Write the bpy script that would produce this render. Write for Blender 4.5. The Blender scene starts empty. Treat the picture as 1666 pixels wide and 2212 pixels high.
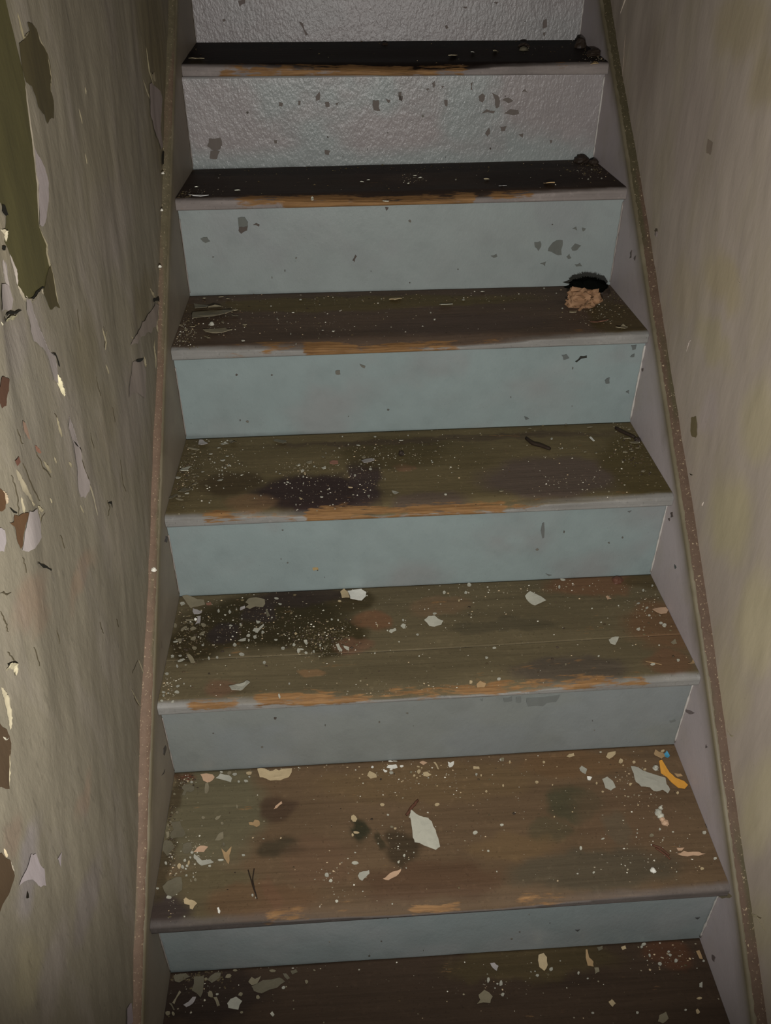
import bpy, math, random
import numpy as np
from mathutils import Matrix, Vector
from mathutils.geometry import delaunay_2d_cdt
random.seed(7)
RNG = np.random.default_rng(11)
S = bpy.context.scene
COL = S.collection

# ------------------------------------------------------------------ camera
FPX = 1799.844
CAM = np.array([-0.118503, -0.619927, 1.273298])
PITCH, YAW, ROLL = 0.9491947, -0.0575019, 0.0029210
Rc = (Matrix.Rotation(YAW, 3, 'Z') @ Matrix.Rotation(PITCH, 3, 'X') @ Matrix.Rotation(ROLL, 3, 'Z'))
cam = bpy.data.cameras.new('camera')
cam.sensor_fit = 'VERTICAL'
cam.sensor_height = 36.0
cam.lens = FPX / 2212.0 * 36.0
cam.clip_start = 0.01
camo = bpy.data.objects.new('camera', cam)
camo.matrix_world = Matrix.Translation(Vector(CAM)) @ Rc.to_4x4()
COL.objects.link(camo)
S.camera = camo

# ------------------------------------------------------------------ world, lamp, exposure
w = bpy.data.worlds.new('dark_stairwell')
S.world = w
w.use_nodes = True
w.node_tree.nodes['Background'].inputs[0].default_value = (0.9, 0.92, 1.0, 1)
w.node_tree.nodes['Background'].inputs[1].default_value = 0.012
lamp = bpy.data.lights.new('phone_torch', 'SPOT')
lamp.energy = 50.0
lamp.color = (1.0, 0.985, 0.95)
lamp.shadow_soft_size = 0.004
lamp.spot_size = math.radians(119)
lamp.spot_blend = 0.45
lampo = bpy.data.objects.new('phone_torch', lamp)
lampo.location = (-0.085, -0.622, 1.125)
lampo.rotation_euler = Vector((0.07, 0.95, -0.21)).to_track_quat('-Z', 'Y').to_euler()
COL.objects.link(lampo)
S.view_settings.view_transform = 'Standard'
S.view_settings.look = 'None'
S.view_settings.gamma = 1.0
S.view_settings.use_curve_mapping = False
S.view_settings.exposure = 0.0

# ------------------------------------------------------------------ helpers
Rn = np.array(Rc)
def ray(u, v):
    return Rn @ np.array([(u - 833) / FPX, -(v - 1106) / FPX, -1.0])
def on_x(u, v, x):                     # point of the plane x = const seen at a place of the photograph
    d = ray(u, v); return CAM + d * (x - CAM[0]) / d[0]
def on_y(u, v, y):
    d = ray(u, v); return CAM + d * (y - CAM[1]) / d[1]
def on_z(u, v, z):
    d = ray(u, v); return CAM + d * (z - CAM[2]) / d[2]
def s2l(c):
    c = np.asarray(c, float) / 255.0
    return np.where(c <= 0.04045, c / 12.92, ((c + 0.055) / 1.055) ** 2.4)
def alb(c, k=2.0):
    return np.clip(s2l(c) * k, 0, 0.86)
def sstep(a, b, x):
    t = np.clip((x - a) / (b - a), 0, 1); return t * t * (3 - 2 * t)
def _h(ix, iy, s):
    n = np.sin(ix * 127.1 + iy * 311.7 + s * 74.7) * 43758.5453
    return n - np.floor(n)
def vnoise(x, y, s=0):
    x = np.asarray(x, float); y = np.asarray(y, float)
    ix = np.floor(x); iy = np.floor(y); fx = x - ix; fy = y - iy
    fx = fx * fx * (3 - 2 * fx); fy = fy * fy * (3 - 2 * fy)
    a = _h(ix, iy, s); b = _h(ix + 1, iy, s); c = _h(ix, iy + 1, s); d = _h(ix + 1, iy + 1, s)
    return (a * (1 - fx) + b * fx) * (1 - fy) + (c * (1 - fx) + d * fx) * fy
def fbm(x, y, s=0, o=4):
    r = 0; a = 0.5; t = 0
    for i in range(o):
        r = r + a * vnoise(np.asarray(x) * 2 ** i + 17.3 * i, np.asarray(y) * 2 ** i + 5.1 * i, s + i); t += a; a *= 0.5
    return r / t
def obj(name, V, F, mat, parent=None, col=None, attrs=None, smooth=True, loc=None):
    me = bpy.data.meshes.new(name)
    V = np.asarray(V, float)
    if loc is not None: V = V - np.asarray(loc)
    me.from_pydata(V.tolist(), [], F if isinstance(F, list) else F.tolist())
    me.polygons.foreach_set('use_smooth', np.full(len(me.polygons), smooth))
    if col is not None:
        a = me.color_attributes.new('tint', 'FLOAT_COLOR', 'POINT')
        c = np.ones((len(V), 4)); c[:, :3] = col
        a.data.foreach_set('color', c.ravel())
    for k, v in (attrs or {}).items():
        a = me.attributes.new(k, 'FLOAT', 'POINT'); a.data.foreach_set('value', np.asarray(v, float))
    for m in (mat if isinstance(mat, (list, tuple)) else [mat]): me.materials.append(m)
    me.update()
    o = bpy.data.objects.new(name, me); COL.objects.link(o)
    if loc is not None: o.location = loc
    if parent is not None: o.parent = parent
    return o
def tag(o, label, cat, group=None, kind=None):
    if label: o['label'] = label
    if cat: o['category'] = cat
    if group: o['group'] = group
    if kind: o['kind'] = kind
    return o
def gridF(nu, nv, flip=False):         # vertex index = i*nv + j
    i, j = np.meshgrid(np.arange(nu - 1), np.arange(nv - 1), indexing='ij')
    a = (i * nv + j).ravel(); f = np.stack([a, a + nv, a + nv + 1, a + 1], 1)
    return f[:, ::-1] if flip else f
def tube(P, r, n=6, jit=0.0, flat=1.0):
    P = np.asarray(P, float); V = []; F = []
    for i, p in enumerate(P):
        t = P[min(i + 1, len(P) - 1)] - P[max(i - 1, 0)]; t = t / np.linalg.norm(t)
        up = np.array([0, 0, 1.0]) if abs(t[2]) < 0.9 else np.array([0, 1.0, 0])
        s = np.cross(t, up); s /= np.linalg.norm(s); q = np.cross(s, t)
        rr = r[i] if hasattr(r, '__len__') else r
        for k in range(n):
            a = 2 * math.pi * k / n; m = rr * (1 + jit * (random.random() - .5))
            V.append(p + m * (math.cos(a) * s + math.sin(a) * q * flat))
    for i in range(len(P) - 1):
        for k in range(n):
            F.append([i * n + k, i * n + (k + 1) % n, (i + 1) * n + (k + 1) % n, (i + 1) * n + k])
    F.append(list(range(n))[::-1]); F.append([(len(P) - 1) * n + k for k in range(n)])
    return np.array(V), F

# ------------------------------------------------------------------ materials
def surf(name, base=None, rough=0.6, var=(), bump=(), spec=0.4, extra=None):
    """base: rgb, or None for the mesh's own 'tint'; var: (scale xyz, detail, lo, hi, amount, rgb or factor); bump: (scale xyz, detail, strength, distance)"""
    m = bpy.data.materials.new(name); m.use_nodes = True
    nt = m.node_tree; N = nt.nodes; L = nt.links
    b = N['Principled BSDF']; b.inputs['Roughness'].default_value = rough
    b.inputs['Specular IOR Level'].default_value = spec
    tc = N.new('ShaderNodeTexCoord')
    def noise(sc, det, rg=0.55):
        mp = N.new('ShaderNodeMapping'); mp.inputs['Scale'].default_value = sc
        L.new(tc.outputs['Object'], mp.inputs['Vector'])
        n = N.new('ShaderNodeTexNoise'); n.inputs['Scale'].default_value = 1.0; n.inputs['Detail'].default_value = det
        n.inputs['Roughness'].default_value = rg
        L.new(mp.outputs[0], n.inputs['Vector']); return n.outputs['Fac']
    if base is None:
        a = N.new('ShaderNodeAttribute'); a.attribute_name = 'tint'; c = a.outputs['Color']
    else:
        r = N.new('ShaderNodeRGB'); r.outputs[0].default_value = (*base, 1); c = r.outputs[0]
    for sc, det, lo, hi, amt, col in var:
        f = noise(sc, det)
        mr = N.new('ShaderNodeMapRange'); mr.inputs['From Min'].default_value = lo; mr.inputs['From Max'].default_value = hi
        mr.inputs['To Max'].default_value = amt; L.new(f, mr.inputs['Value'])
        mx = N.new('ShaderNodeMix'); mx.data_type = 'RGBA'
        L.new(mr.outputs[0], mx.inputs['Factor']); L.new(c, mx.inputs['A'])
        if isinstance(col, (int, float)):
            sc2 = N.new('ShaderNodeVectorMath'); sc2.operation = 'SCALE'; sc2.inputs['Scale'].default_value = col
            L.new(c, sc2.inputs[0]); L.new(sc2.outputs[0], mx.inputs['B'])
        else:
            mx.inputs['B'].default_value = (*col, 1)
        c = mx.outputs['Result']
    if extra: c = extra(nt, c, noise, b)
    L.new(c, b.inputs['Base Color'])
    prev = None
    for sc, det, st, dist in bump:
        f = noise(sc, det)
        bp = N.new('ShaderNodeBump'); bp.inputs['Strength'].default_value = st; bp.inputs['Distance'].default_value = dist
        L.new(f, bp.inputs['Height'])
        if prev is not None: L.new(prev, bp.inputs['Normal'])
        prev = bp.outputs[0]
    if prev is not None: L.new(prev, b.inputs['Normal'])
    return m

def wood_extra(nt, c, noise, bsdf):    # bare worn timber where the 'bare' attribute is high, face paint where 'face' is
    N = nt.nodes; L = nt.links
    def math_(op, a, bb):
        n = N.new('ShaderNodeMath'); n.operation = op
        for i, v in enumerate((a, bb)):
            if isinstance(v, (int, float)): n.inputs[i].default_value = v
            else: L.new(v, n.inputs[i])
        return n.outputs[0]
    def mix(f, a, bcol):
        mx = N.new('ShaderNodeMix'); mx.data_type = 'RGBA'; L.new(f, mx.inputs['Factor']); L.new(a, mx.inputs['A'])
        if isinstance(bcol, tuple): mx.inputs['B'].default_value = (*bcol, 1)
        else: L.new(bcol, mx.inputs['B'])
        return mx.outputs['Result']
    def thr(v, lo, hi):
        mr = N.new('ShaderNodeMapRange'); mr.inputs['From Min'].default_value = lo; mr.inputs['From Max'].default_value = hi
        L.new(v, mr.inputs['Value']); return mr.outputs[0]
    a = N.new('ShaderNodeAttribute'); a.attribute_name = 'bare'
    n1 = noise((30, 170, 170), 5, 0.65)
    n2 = noise((9, 30, 30), 4, 0.6)
    bm = thr(math_('ADD', a.outputs['Fac'], math_('ADD', math_('MULTIPLY', math_('SUBTRACT', n1, 0.5), 1.7), math_('MULTIPLY', math_('SUBTRACT', n2, 0.5), 1.5))), 0.42, 0.66)
    gr = noise((14, 300, 300), 5, .7)
    wood = N.new('ShaderNodeValToRGB'); wood.color_ramp.elements[0].position = 0.3; wood.color_ramp.elements[1].position = 0.75
    wood.color_ramp.elements[0].color = (0.12, 0.062, 0.026, 1); wood.color_ramp.elements[1].color = (0.34, 0.19, 0.08, 1)
    L.new(gr, wood.inputs[0])
    return mix(bm, c, wood.outputs[0])

M_tread = surf('worn_tread_paint', None, 0.62,
    var=[((6, 60, 60), 5, .45, .75, .35, 0.55), ((4, 150, 150), 6, .50, .62, .30, 0.62), ((12, 80, 80), 5, .60, .72, .35, 1.4), ((90, 90, 90), 4, .58, .72, .35, 1.5), ((260, 260, 260), 3, .62, .70, .40, 0.45)],
    bump=[((14, 260, 260), 4, .25, .002), ((160, 160, 160), 5, .35, .0012)], spec=.12, extra=wood_extra)
def riser_mat(name, wr):
    return surf(name, None, 0.42,
        var=[((35, 35, 35), 5, .5, .75, .25, 0.72), ((8, 8, 8), 3, .5, .75, .25, tuple(alb((112, 111, 110), 1.45))), ((420, 420, 420), 2, .70, .76, .5, 0.5)],
        bump=[((60, 60, 45), 5, .30 * wr, .004), ((210, 210, 120), 5, .75 * wr, .0015), ((500, 500, 400), 3, .2, .0006)], spec=.45)
M_riser = riser_mat('grey_blue_riser_paint', 0.35)
M_riser_w = riser_mat('wrinkled_grey_riser_paint', 1.05)
M_riser_w.node_tree.nodes['Principled BSDF'].inputs['Roughness'].default_value = 0.29
M_string = surf('taupe_stringer_paint', None, 0.55,
    var=[((10, 10, 10), 4, .48, .75, .35, tuple(alb((110, 103, 88), 2.3))), ((60, 60, 60), 5, .55, .78, .3, 0.7), ((90, 40, 40), 4, .70, .76, .55, 0.35)],
    bump=[((40, 40, 40), 4, .15, .002), ((220, 160, 160), 4, .25, .0008)], spec=.3)
M_mould = surf('dirty_moulding', None, 0.7,
    var=[((60, 60, 60), 5, .45, .75, .5, 0.6), ((300, 300, 300), 3, .62, .72, .55, tuple(alb((150, 135, 110))))],
    bump=[((120, 120, 120), 5, .5, .002)], spec=.2)
M_wallL = surf('old_distempered_plaster_left', None, 0.66,
    var=[((50, 50, 20), 5, .42, .75, .26, 0.70), ((14, 14, 5), 4, .52, .70, .22, tuple(alb((118, 110, 108)))), ((150, 150, 45), 5, .60, .70, .32, 1.35), ((110, 110, 36), 5, .62, .70, .42, 0.58), ((420, 420, 260), 2, .66, .74, .3, 0.6)],
    bump=[((25, 25, 11), 4, .16, .005), ((75, 75, 34), 6, .34, .0026), ((220, 220, 110), 5, .40, .0011)], spec=.35)
M_wallR = surf('old_painted_plaster_right', None, 0.6,
    var=[((40, 40, 9), 5, .45, .75, .28, 0.74), ((12, 12, 6), 3, .5, .70, .30, tuple(alb((118, 110, 86)))), ((200, 200, 90), 4, .70, .78, .45, 0.5)],
    bump=[((20, 20, 7), 4, .18, .004), ((110, 110, 40), 5, .25, .0015)], spec=.3)
M_patch = surf('bare_wall_patch', None, 0.62, var=[((70, 70, 18), 5, .42, .75, .35, 0.72), ((220, 220, 120), 4, .62, .75, .3, 1.3)],
    bump=[((90, 90, 30), 5, .3, .002)], spec=.3)
M_lip = surf('curled_paint_edge', None, 0.5, var=[((120, 120, 60), 4, .45, .75, .4, 0.7)], bump=[((200, 200, 120), 3, .3, .001)], spec=.4)
M_caulk = surf('old_paint_bead', None, 0.45, var=[((90, 90, 90), 4, .5, .75, .5, 0.6)], bump=[((200, 200, 200), 3, .5, .001)])
M_flake = surf('paint_flake', None, 0.6, var=[((140, 140, 140), 4, .5, .72, .28, 0.72), ((500, 500, 500), 2, .66, .72, .4, 0.6)],
    bump=[((180, 180, 180), 4, .25, .001)], spec=.35)
M_crumb = surf('crumbs', None, 0.75, spec=.2)
M_soot = surf('soot_black_fluff', (.0035, .0038, .003), 1.0, spec=0.0)
M_twig = surf('dry_twig', None, 0.7, var=[((300, 300, 300), 3, .4, .7, .5, 0.5)], bump=[((300, 300, 300), 3, .4, .001)], spec=.2)
M_floor = surf('dark_landing_boards', tuple(alb((50, 42, 34))), 0.7, var=[((6, 60, 60), 5, .45, .75, .4, 0.55)], bump=[((14, 260, 260), 4, .25, .002)])

# ------------------------------------------------------------------ the stair's own lines
W2 = 0.40; G = 0.221864; RS = 0.175394; NOSE = 0.019; THK = 0.0205
BACK = {0: ((368, 2101), (1512, 2026)), 1: ((377, 1669), (1457, 1607)), 2: ((388, 1288), (1406, 1240)), 3: ((402, 948), (1362, 911)),
        4: ((410, 639), (1318, 615)), 5: ((417, 366), (1282, 344)), 6: ((424, 92), (1252, 86))}
FRONT = {1: ((322, 2002), (1580, 1919)), 2: ((338, 1526), (1516, 1461)), 3: ((354, 1118), (1458, 1071)), 4: ((368, 755), (1404, 718)),
         5: ((377, 430), (1357, 406)), 6: ((391, 140), (1317, 135))}
BK = {}; FR = {}
for k in range(7): BK[k] = [on_x(*BACK[k][s], (-W2, W2)[s]) for s in (0, 1)]
for k in range(1, 7): FR[k] = [on_x(*FRONT[k][s], (-W2, W2)[s]) for s in (0, 1)]
FR[0] = [np.array([-W2, -G - NOSE, -0.002]), np.array([W2, -G - NOSE + .006, 0.002])]
FR[7] = [np.array([-W2, 6 * G - NOSE, 7 * RS]), np.array([W2, 6 * G - NOSE, 7 * RS])]
BK[7] = [np.array([-W2, 7 * G, 7 * RS]), np.array([W2, 7 * G, 7 * RS])]
FR[8] = [np.array([-W2, 7 * G - NOSE, 8 * RS])] * 2
BK[-1] = [np.array([-W2, -G, -RS]), np.array([W2, -G, -RS])]
def tread_uv(k, x, y):                 # 0 at the nosing, 1 at the back
    u = (x + W2) / (2 * W2)
    yb = BK[k][0][1] * (1 - u) + BK[k][1][1] * u; yf = FR[k][0][1] * (1 - u) + FR[k][1][1] * u
    return u, (y - yf) / (yb - yf), yb, yf
WEAR = {0: .004, 1: .009, 2: .008, 3: .009, 4: .008, 5: .008, 6: .006, 7: .004}
def tread_top(k, x, y):
    u, v, yb, yf = tread_uv(k, x, y)
    zb = BK[k][0][2] * (1 - u) + BK[k][1][2] * u; zf = FR[k][0][2] * (1 - u) + FR[k][1][2] * u
    z = zf * (1 - v) + zb * v
    d = np.clip(y - yf, 0, 1)
    mid = np.exp(-((u - .5) / .27) ** 2)
    wr = 0.003 + WEAR[k] * mid * (0.75 + 0.5 * vnoise(x * 14, k * 3.7, 5)) + 0.0015 * vnoise(x * 60, k * 1.7, 9)
    Lw = 0.012 + 0.030 * mid
    z = z - wr * np.clip(1 - d / Lw, 0, 1) ** 2
    z = z - 0.004 * mid * np.exp(-((d - .07) / .06) ** 2)        # trodden hollow
    return z
def on_tread(k, u, v, lift=0.0):       # point of tread k seen at a place of the photograph
    z = (BK[k][0][2] + BK[k][1][2] + FR[k][0][2] + FR[k][1][2]) / 4
    for _ in range(6):
        p = on_z(u, v, z); z = float(tread_top(k, p[0], p[1])) + lift
    return on_z(u, v, z)

# stain and tone blobs: (px, py, rx, ry, colour as photographed, strength)
TK = {0: 1.15, 1: 1.36, 2: 1.3, 3: 1.8, 4: 2.7, 5: 2.9, 6: 1.9, 7: 3.}  # lowest tread's factor is cut, putting the shadow on it into its colour
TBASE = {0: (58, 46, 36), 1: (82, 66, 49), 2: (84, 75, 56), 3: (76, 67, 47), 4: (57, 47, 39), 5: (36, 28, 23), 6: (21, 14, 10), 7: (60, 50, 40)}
BLOB = {
 0: [(1150, 2080, 200, 40, (70, 60, 38), .7), (1450, 2060, 60, 30, (80, 52, 36), .7), (450, 2150, 150, 60, (40, 32, 28), .7)],  # last one paints in the shadow over the left end
 1: [(450, 1750, 130, 120, (82, 76, 58), .95), (440, 1930, 120, 70, (78, 70, 51), .85), (770, 1792, 24, 30, (42, 40, 28), .98), (815, 1822, 17, 18, (50, 44, 31), .9),
     (872, 1830, 40, 40, (52, 43, 31), .9), (600, 1745, 48, 32, (62, 48, 37), .85), (605, 1832, 60, 20, (54, 47, 35), .85), (1245, 1735, 65, 45, (60, 57, 42), .9),
     (1190, 1795, 50, 25, (66, 60, 44), .7), (1345, 1790, 32, 45, (72, 70, 57), .8), (1280, 1880, 200, 45, (66, 60, 48), .8), (930, 1900, 170, 45, (72, 54, 40), .8),
     (1120, 1828, 100, 28, (90, 72, 49), .6), (930, 1690, 260, 45, (90, 73, 51), .7), (1250, 1650, 130, 30, (90, 68, 46), .6), (560, 1945, 130, 40, (84, 63, 45), .7), (340, 1975, 70, 60, (50, 42, 40), .9),
     (398, 1682, 30, 11, (74, 43, 31), .9), (375, 1720, 16, 50, (58, 48, 34), .8), (1350, 1760, 120, 80, (84, 66, 50), .5), (690, 1860, 70, 60, (86, 66, 50), .6), (360, 1870, 20, 80, (56, 48, 34), .8), (590,1930,20,40,(92,66,50),.4)],
 2: [(570, 1340, 200, 62, (46, 40, 25), 1.), (430, 1385, 85, 45, (48, 41, 26), 1.), (720, 1378, 75, 40, (52, 45, 28), 1.), (760, 1300, 60, 25, (56, 48, 31), .9), (485, 1368, 32, 22, (42, 35, 34), .8),
     (650, 1290, 110, 22, (44, 36, 33), .8), (560, 1325, 40, 25, (44, 36, 36), .7), (805, 1345, 45, 22, (98, 70, 50), .8), (770, 1400, 50, 18, (95, 70, 54), .7), (480, 1490, 45, 22, (96, 72, 56), .7), (950, 1310, 70, 22, (100, 80, 60), .6),
     (1430, 1350, 90, 55, (92, 68, 48), .8), (1450, 1430, 60, 30, (92, 68, 50), .8), (1280, 1262, 110, 25, (94, 68, 49), .8), (1230, 1442, 140, 32, (70, 62, 54), .8), (1080, 1350, 120, 14, (66, 60, 46), .7), (682, 1450, 28, 10, (110, 87, 62), .9), (1405, 1255, 60, 20, (66, 56, 36), .8)],
 3: [(690, 1065, 150, 45, (42, 33, 31), 1.), (790, 1035, 38, 60, (48, 39, 37), .95), (500, 1045, 65, 30, (54, 45, 31), .9), (1200, 1030, 170, 48, (68, 58, 52), .9), (930, 1082, 90, 28, (69, 59, 51), .9),
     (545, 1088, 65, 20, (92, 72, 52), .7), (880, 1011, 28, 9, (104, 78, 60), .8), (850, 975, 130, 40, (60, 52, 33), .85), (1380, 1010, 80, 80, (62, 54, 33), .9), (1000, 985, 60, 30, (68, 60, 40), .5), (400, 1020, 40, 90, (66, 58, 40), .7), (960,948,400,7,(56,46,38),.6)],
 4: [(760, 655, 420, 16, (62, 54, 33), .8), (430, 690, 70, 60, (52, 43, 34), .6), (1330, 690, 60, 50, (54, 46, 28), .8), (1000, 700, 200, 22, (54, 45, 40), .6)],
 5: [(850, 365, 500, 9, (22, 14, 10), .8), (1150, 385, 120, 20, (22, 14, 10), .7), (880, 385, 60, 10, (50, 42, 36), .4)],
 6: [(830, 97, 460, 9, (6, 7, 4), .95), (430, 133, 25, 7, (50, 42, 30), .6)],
}
# stretches of nosing worn to bare wood: (px0, px1, strength on the rounded edge, strength on the front face)
BARE = {0: [], 1: [(560, 760, .34, .05), (880, 1010, .50, .28), (1040, 1230, .40, .0)], 2: [(400, 520, .5, .12), (540, 1400, .58, .16), (700, 1050, .64, .34)],
        3: [(430, 640, .52, .12), (660, 1100, .82, .74), (1100, 1200, .5, .1)], 4: [(560, 640, .5, .1), (650, 1000, .9, .9), (1000, 1100, .4, .2)],
        5: [(500, 1030, .65, .15), (605, 1028, .8, .95), (1060, 1160, .6, .1)], 6: [(470, 1010, .55, .6), (600, 900, .75, .8), (1190, 1225, .6, .4)], 7: []}

stair = bpy.data.objects.new('staircase', None); COL.objects.link(stair)
tag(stair, 'steep narrow wooden staircase with worn dark treads and peeling grey-blue risers', 'stairs')
stair.location = (0, 0, -RS)
bpy.context.view_layer.update()
def part(name, V, F, mat, parent=None, **kw):
    # parts are built in world metres; the staircase's origin is at its foot
    o = obj(name, V, F, mat, None, **kw)
    p = parent or stair
    o.parent = p
    o.matrix_parent_inverse = Matrix.Translation((0, 0, RS))
    return o
def sub(name, V, F, mat, parent, **kw):
    return obj(name, V, F, mat, parent, **kw)

def tread_rows(k):
    ds = np.concatenate([np.linspace(0, .006, 4), np.linspace(.009, .045, 12), np.linspace(.05, 1, 46)[0:0]])
    return ds
def build_tread(k, v0=0.0, v1=1.0, name='tread', parent=None, nx=260):
    xs = np.linspace(-W2 + .0005, W2 - .0005, nx); u = (xs + W2) / (2 * W2)
    yb = BK[k][0][1] * (1 - u) + BK[k][1][1] * u; yf = FR[k][0][1] * (1 - u) + FR[k][1][1] * u
    dep = yb - yf
    rows = []; kinds = []
    und = (NOSE + .002)
    if v0 <= 0:
        yr = yf + und
        rows.append((yr, None, THK)); rows.append((yf + .002, None, THK))
        for h in (THK - .002, THK * .8, THK * .6, THK * .42, THK * .28): rows.append((yf, None, h))
        vs = np.concatenate([[0.006, .014, .024, .036, .05, .066, .084, .104, .126, .15], np.linspace(.17, v1, 44)])
    else:
        rows.append((yf + dep * v0, None, THK))
        vs = np.linspace(v0, v1, 40)
    V = []; face = []; bare = []; colr = []
    for yy, _, h in rows:
        zt = tread_top(k, xs, np.maximum(yy, yf + .0001))
        zt0 = FR[k][0][2] * (1 - u) + FR[k][1][2] * u
        V.append(np.stack([xs, yy, np.minimum(zt0 - h, zt - .0015)], 1)); face.append(np.full(nx, 1.0 if v0 <= 0 else 0.0))
    for v in vs:
        yy = yf + dep * v
        V.append(np.stack([xs, yy, tread_top(k, xs, yy)], 1)); face.append(np.zeros(nx))
    if v1 < 1: V.append(np.stack([xs, yf + dep * v1, tread_top(k, xs, yf + dep * v1) - THK], 1)); face.append(np.zeros(nx))
    else: V.append(np.stack([xs, yb, tread_top(k, xs, yb) - THK], 1)); face.append(np.zeros(nx))
    V = np.concatenate(V); face = np.concatenate(face); nr = len(V) // nx
    x, y, z = V.T
    # tint
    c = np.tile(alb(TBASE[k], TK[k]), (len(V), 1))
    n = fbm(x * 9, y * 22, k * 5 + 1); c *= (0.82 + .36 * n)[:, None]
    wx = x + .018 * (fbm(x * 30, y * 30, 21 + k) - .5) * 2; wy = y + .014 * (fbm(x * 30, y * 30, 41 + k) - .5) * 2
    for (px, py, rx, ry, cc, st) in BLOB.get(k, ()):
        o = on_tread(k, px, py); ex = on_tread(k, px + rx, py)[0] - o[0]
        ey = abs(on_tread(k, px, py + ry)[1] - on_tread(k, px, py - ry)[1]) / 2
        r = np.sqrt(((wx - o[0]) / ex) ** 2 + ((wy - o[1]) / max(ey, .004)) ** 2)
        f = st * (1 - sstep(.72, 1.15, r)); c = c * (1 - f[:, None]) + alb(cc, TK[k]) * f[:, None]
    # front face: old paint, brushed and scuffed
    ftop = FR[k][0][2] * (1 - (x + W2) / .8) + FR[k][1][2] * (x + W2) / .8
    fm = face * sstep(.002, .006, ftop - z + .004 * (fbm(x * 50, z * 50, 3 + k) - .5))
    lip = (1 - face) * (1 - sstep(.004, .012, y - (FR[k][0][1] * (1 - (x + W2) / .8) + FR[k][1][1] * (x + W2) / .8) + .006 * (fbm(x * 40, y * 40, 8 + k) - .5)))
    endw = np.clip(np.abs(x / W2) * 1.5 - .45, 0, 1)
    fm = np.maximum(fm, lip * endw)
    pc = alb((118, 110, 106), 1.55) * (1 - .35 * fbm(x * 12, z * 30, 71 + k))[:, None]
    if k in (2, 3, 4): pc = pc * np.array([1.0, 1.12, 1.13])
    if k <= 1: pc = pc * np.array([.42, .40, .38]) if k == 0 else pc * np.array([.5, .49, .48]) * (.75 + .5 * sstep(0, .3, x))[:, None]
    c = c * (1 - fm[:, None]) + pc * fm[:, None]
    # bare wood
    bare = np.zeros(len(V))
    yfv = FR[k][0][1] * (1 - (x + W2) / .8) + FR[k][1][1] * (x + W2) / .8
    edge = (1 - sstep(.004, .026, y - yfv)) * (1 - sstep(.004, .017, ftop - z - .5 * WEAR[k]))
    for (p0, p1, se, sf) in BARE[k]:
        q = (FRONT[k][0][1] + FRONT[k][1][1]) / 2
        a = on_y(p0, q, FR[k][0][1])[0]; b = on_y(p1, q, FR[k][0][1])[0]
        m = sstep(a - .01, a + .012, x) * (1 - sstep(b - .012, b + .01, x))
        bare = np.maximum(bare, m * np.maximum(edge * se, np.where(ftop - z > .003, face * sf, 0)))
    F = gridF(nr, nx, flip=True)
    return V, F, c, bare
tread_objs = {}
for k in range(0, 8):
    if k == 2:                           # this one has opened along the joint of its two boards
        te = bpy.data.objects.new('tread', None); COL.objects.link(te); te.parent = stair
        te.matrix_parent_inverse = Matrix.Translation((0, 0, RS))
        for (a, b) in ((0.0, .3738), (.3752, 1.0)):
            V, F, c, bare = build_tread(k, a, b)
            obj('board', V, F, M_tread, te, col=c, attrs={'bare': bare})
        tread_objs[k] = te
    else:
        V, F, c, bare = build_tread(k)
        tread_objs[k] = part('tread', V, F, M_tread, col=c, attrs={'bare': bare})

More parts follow.
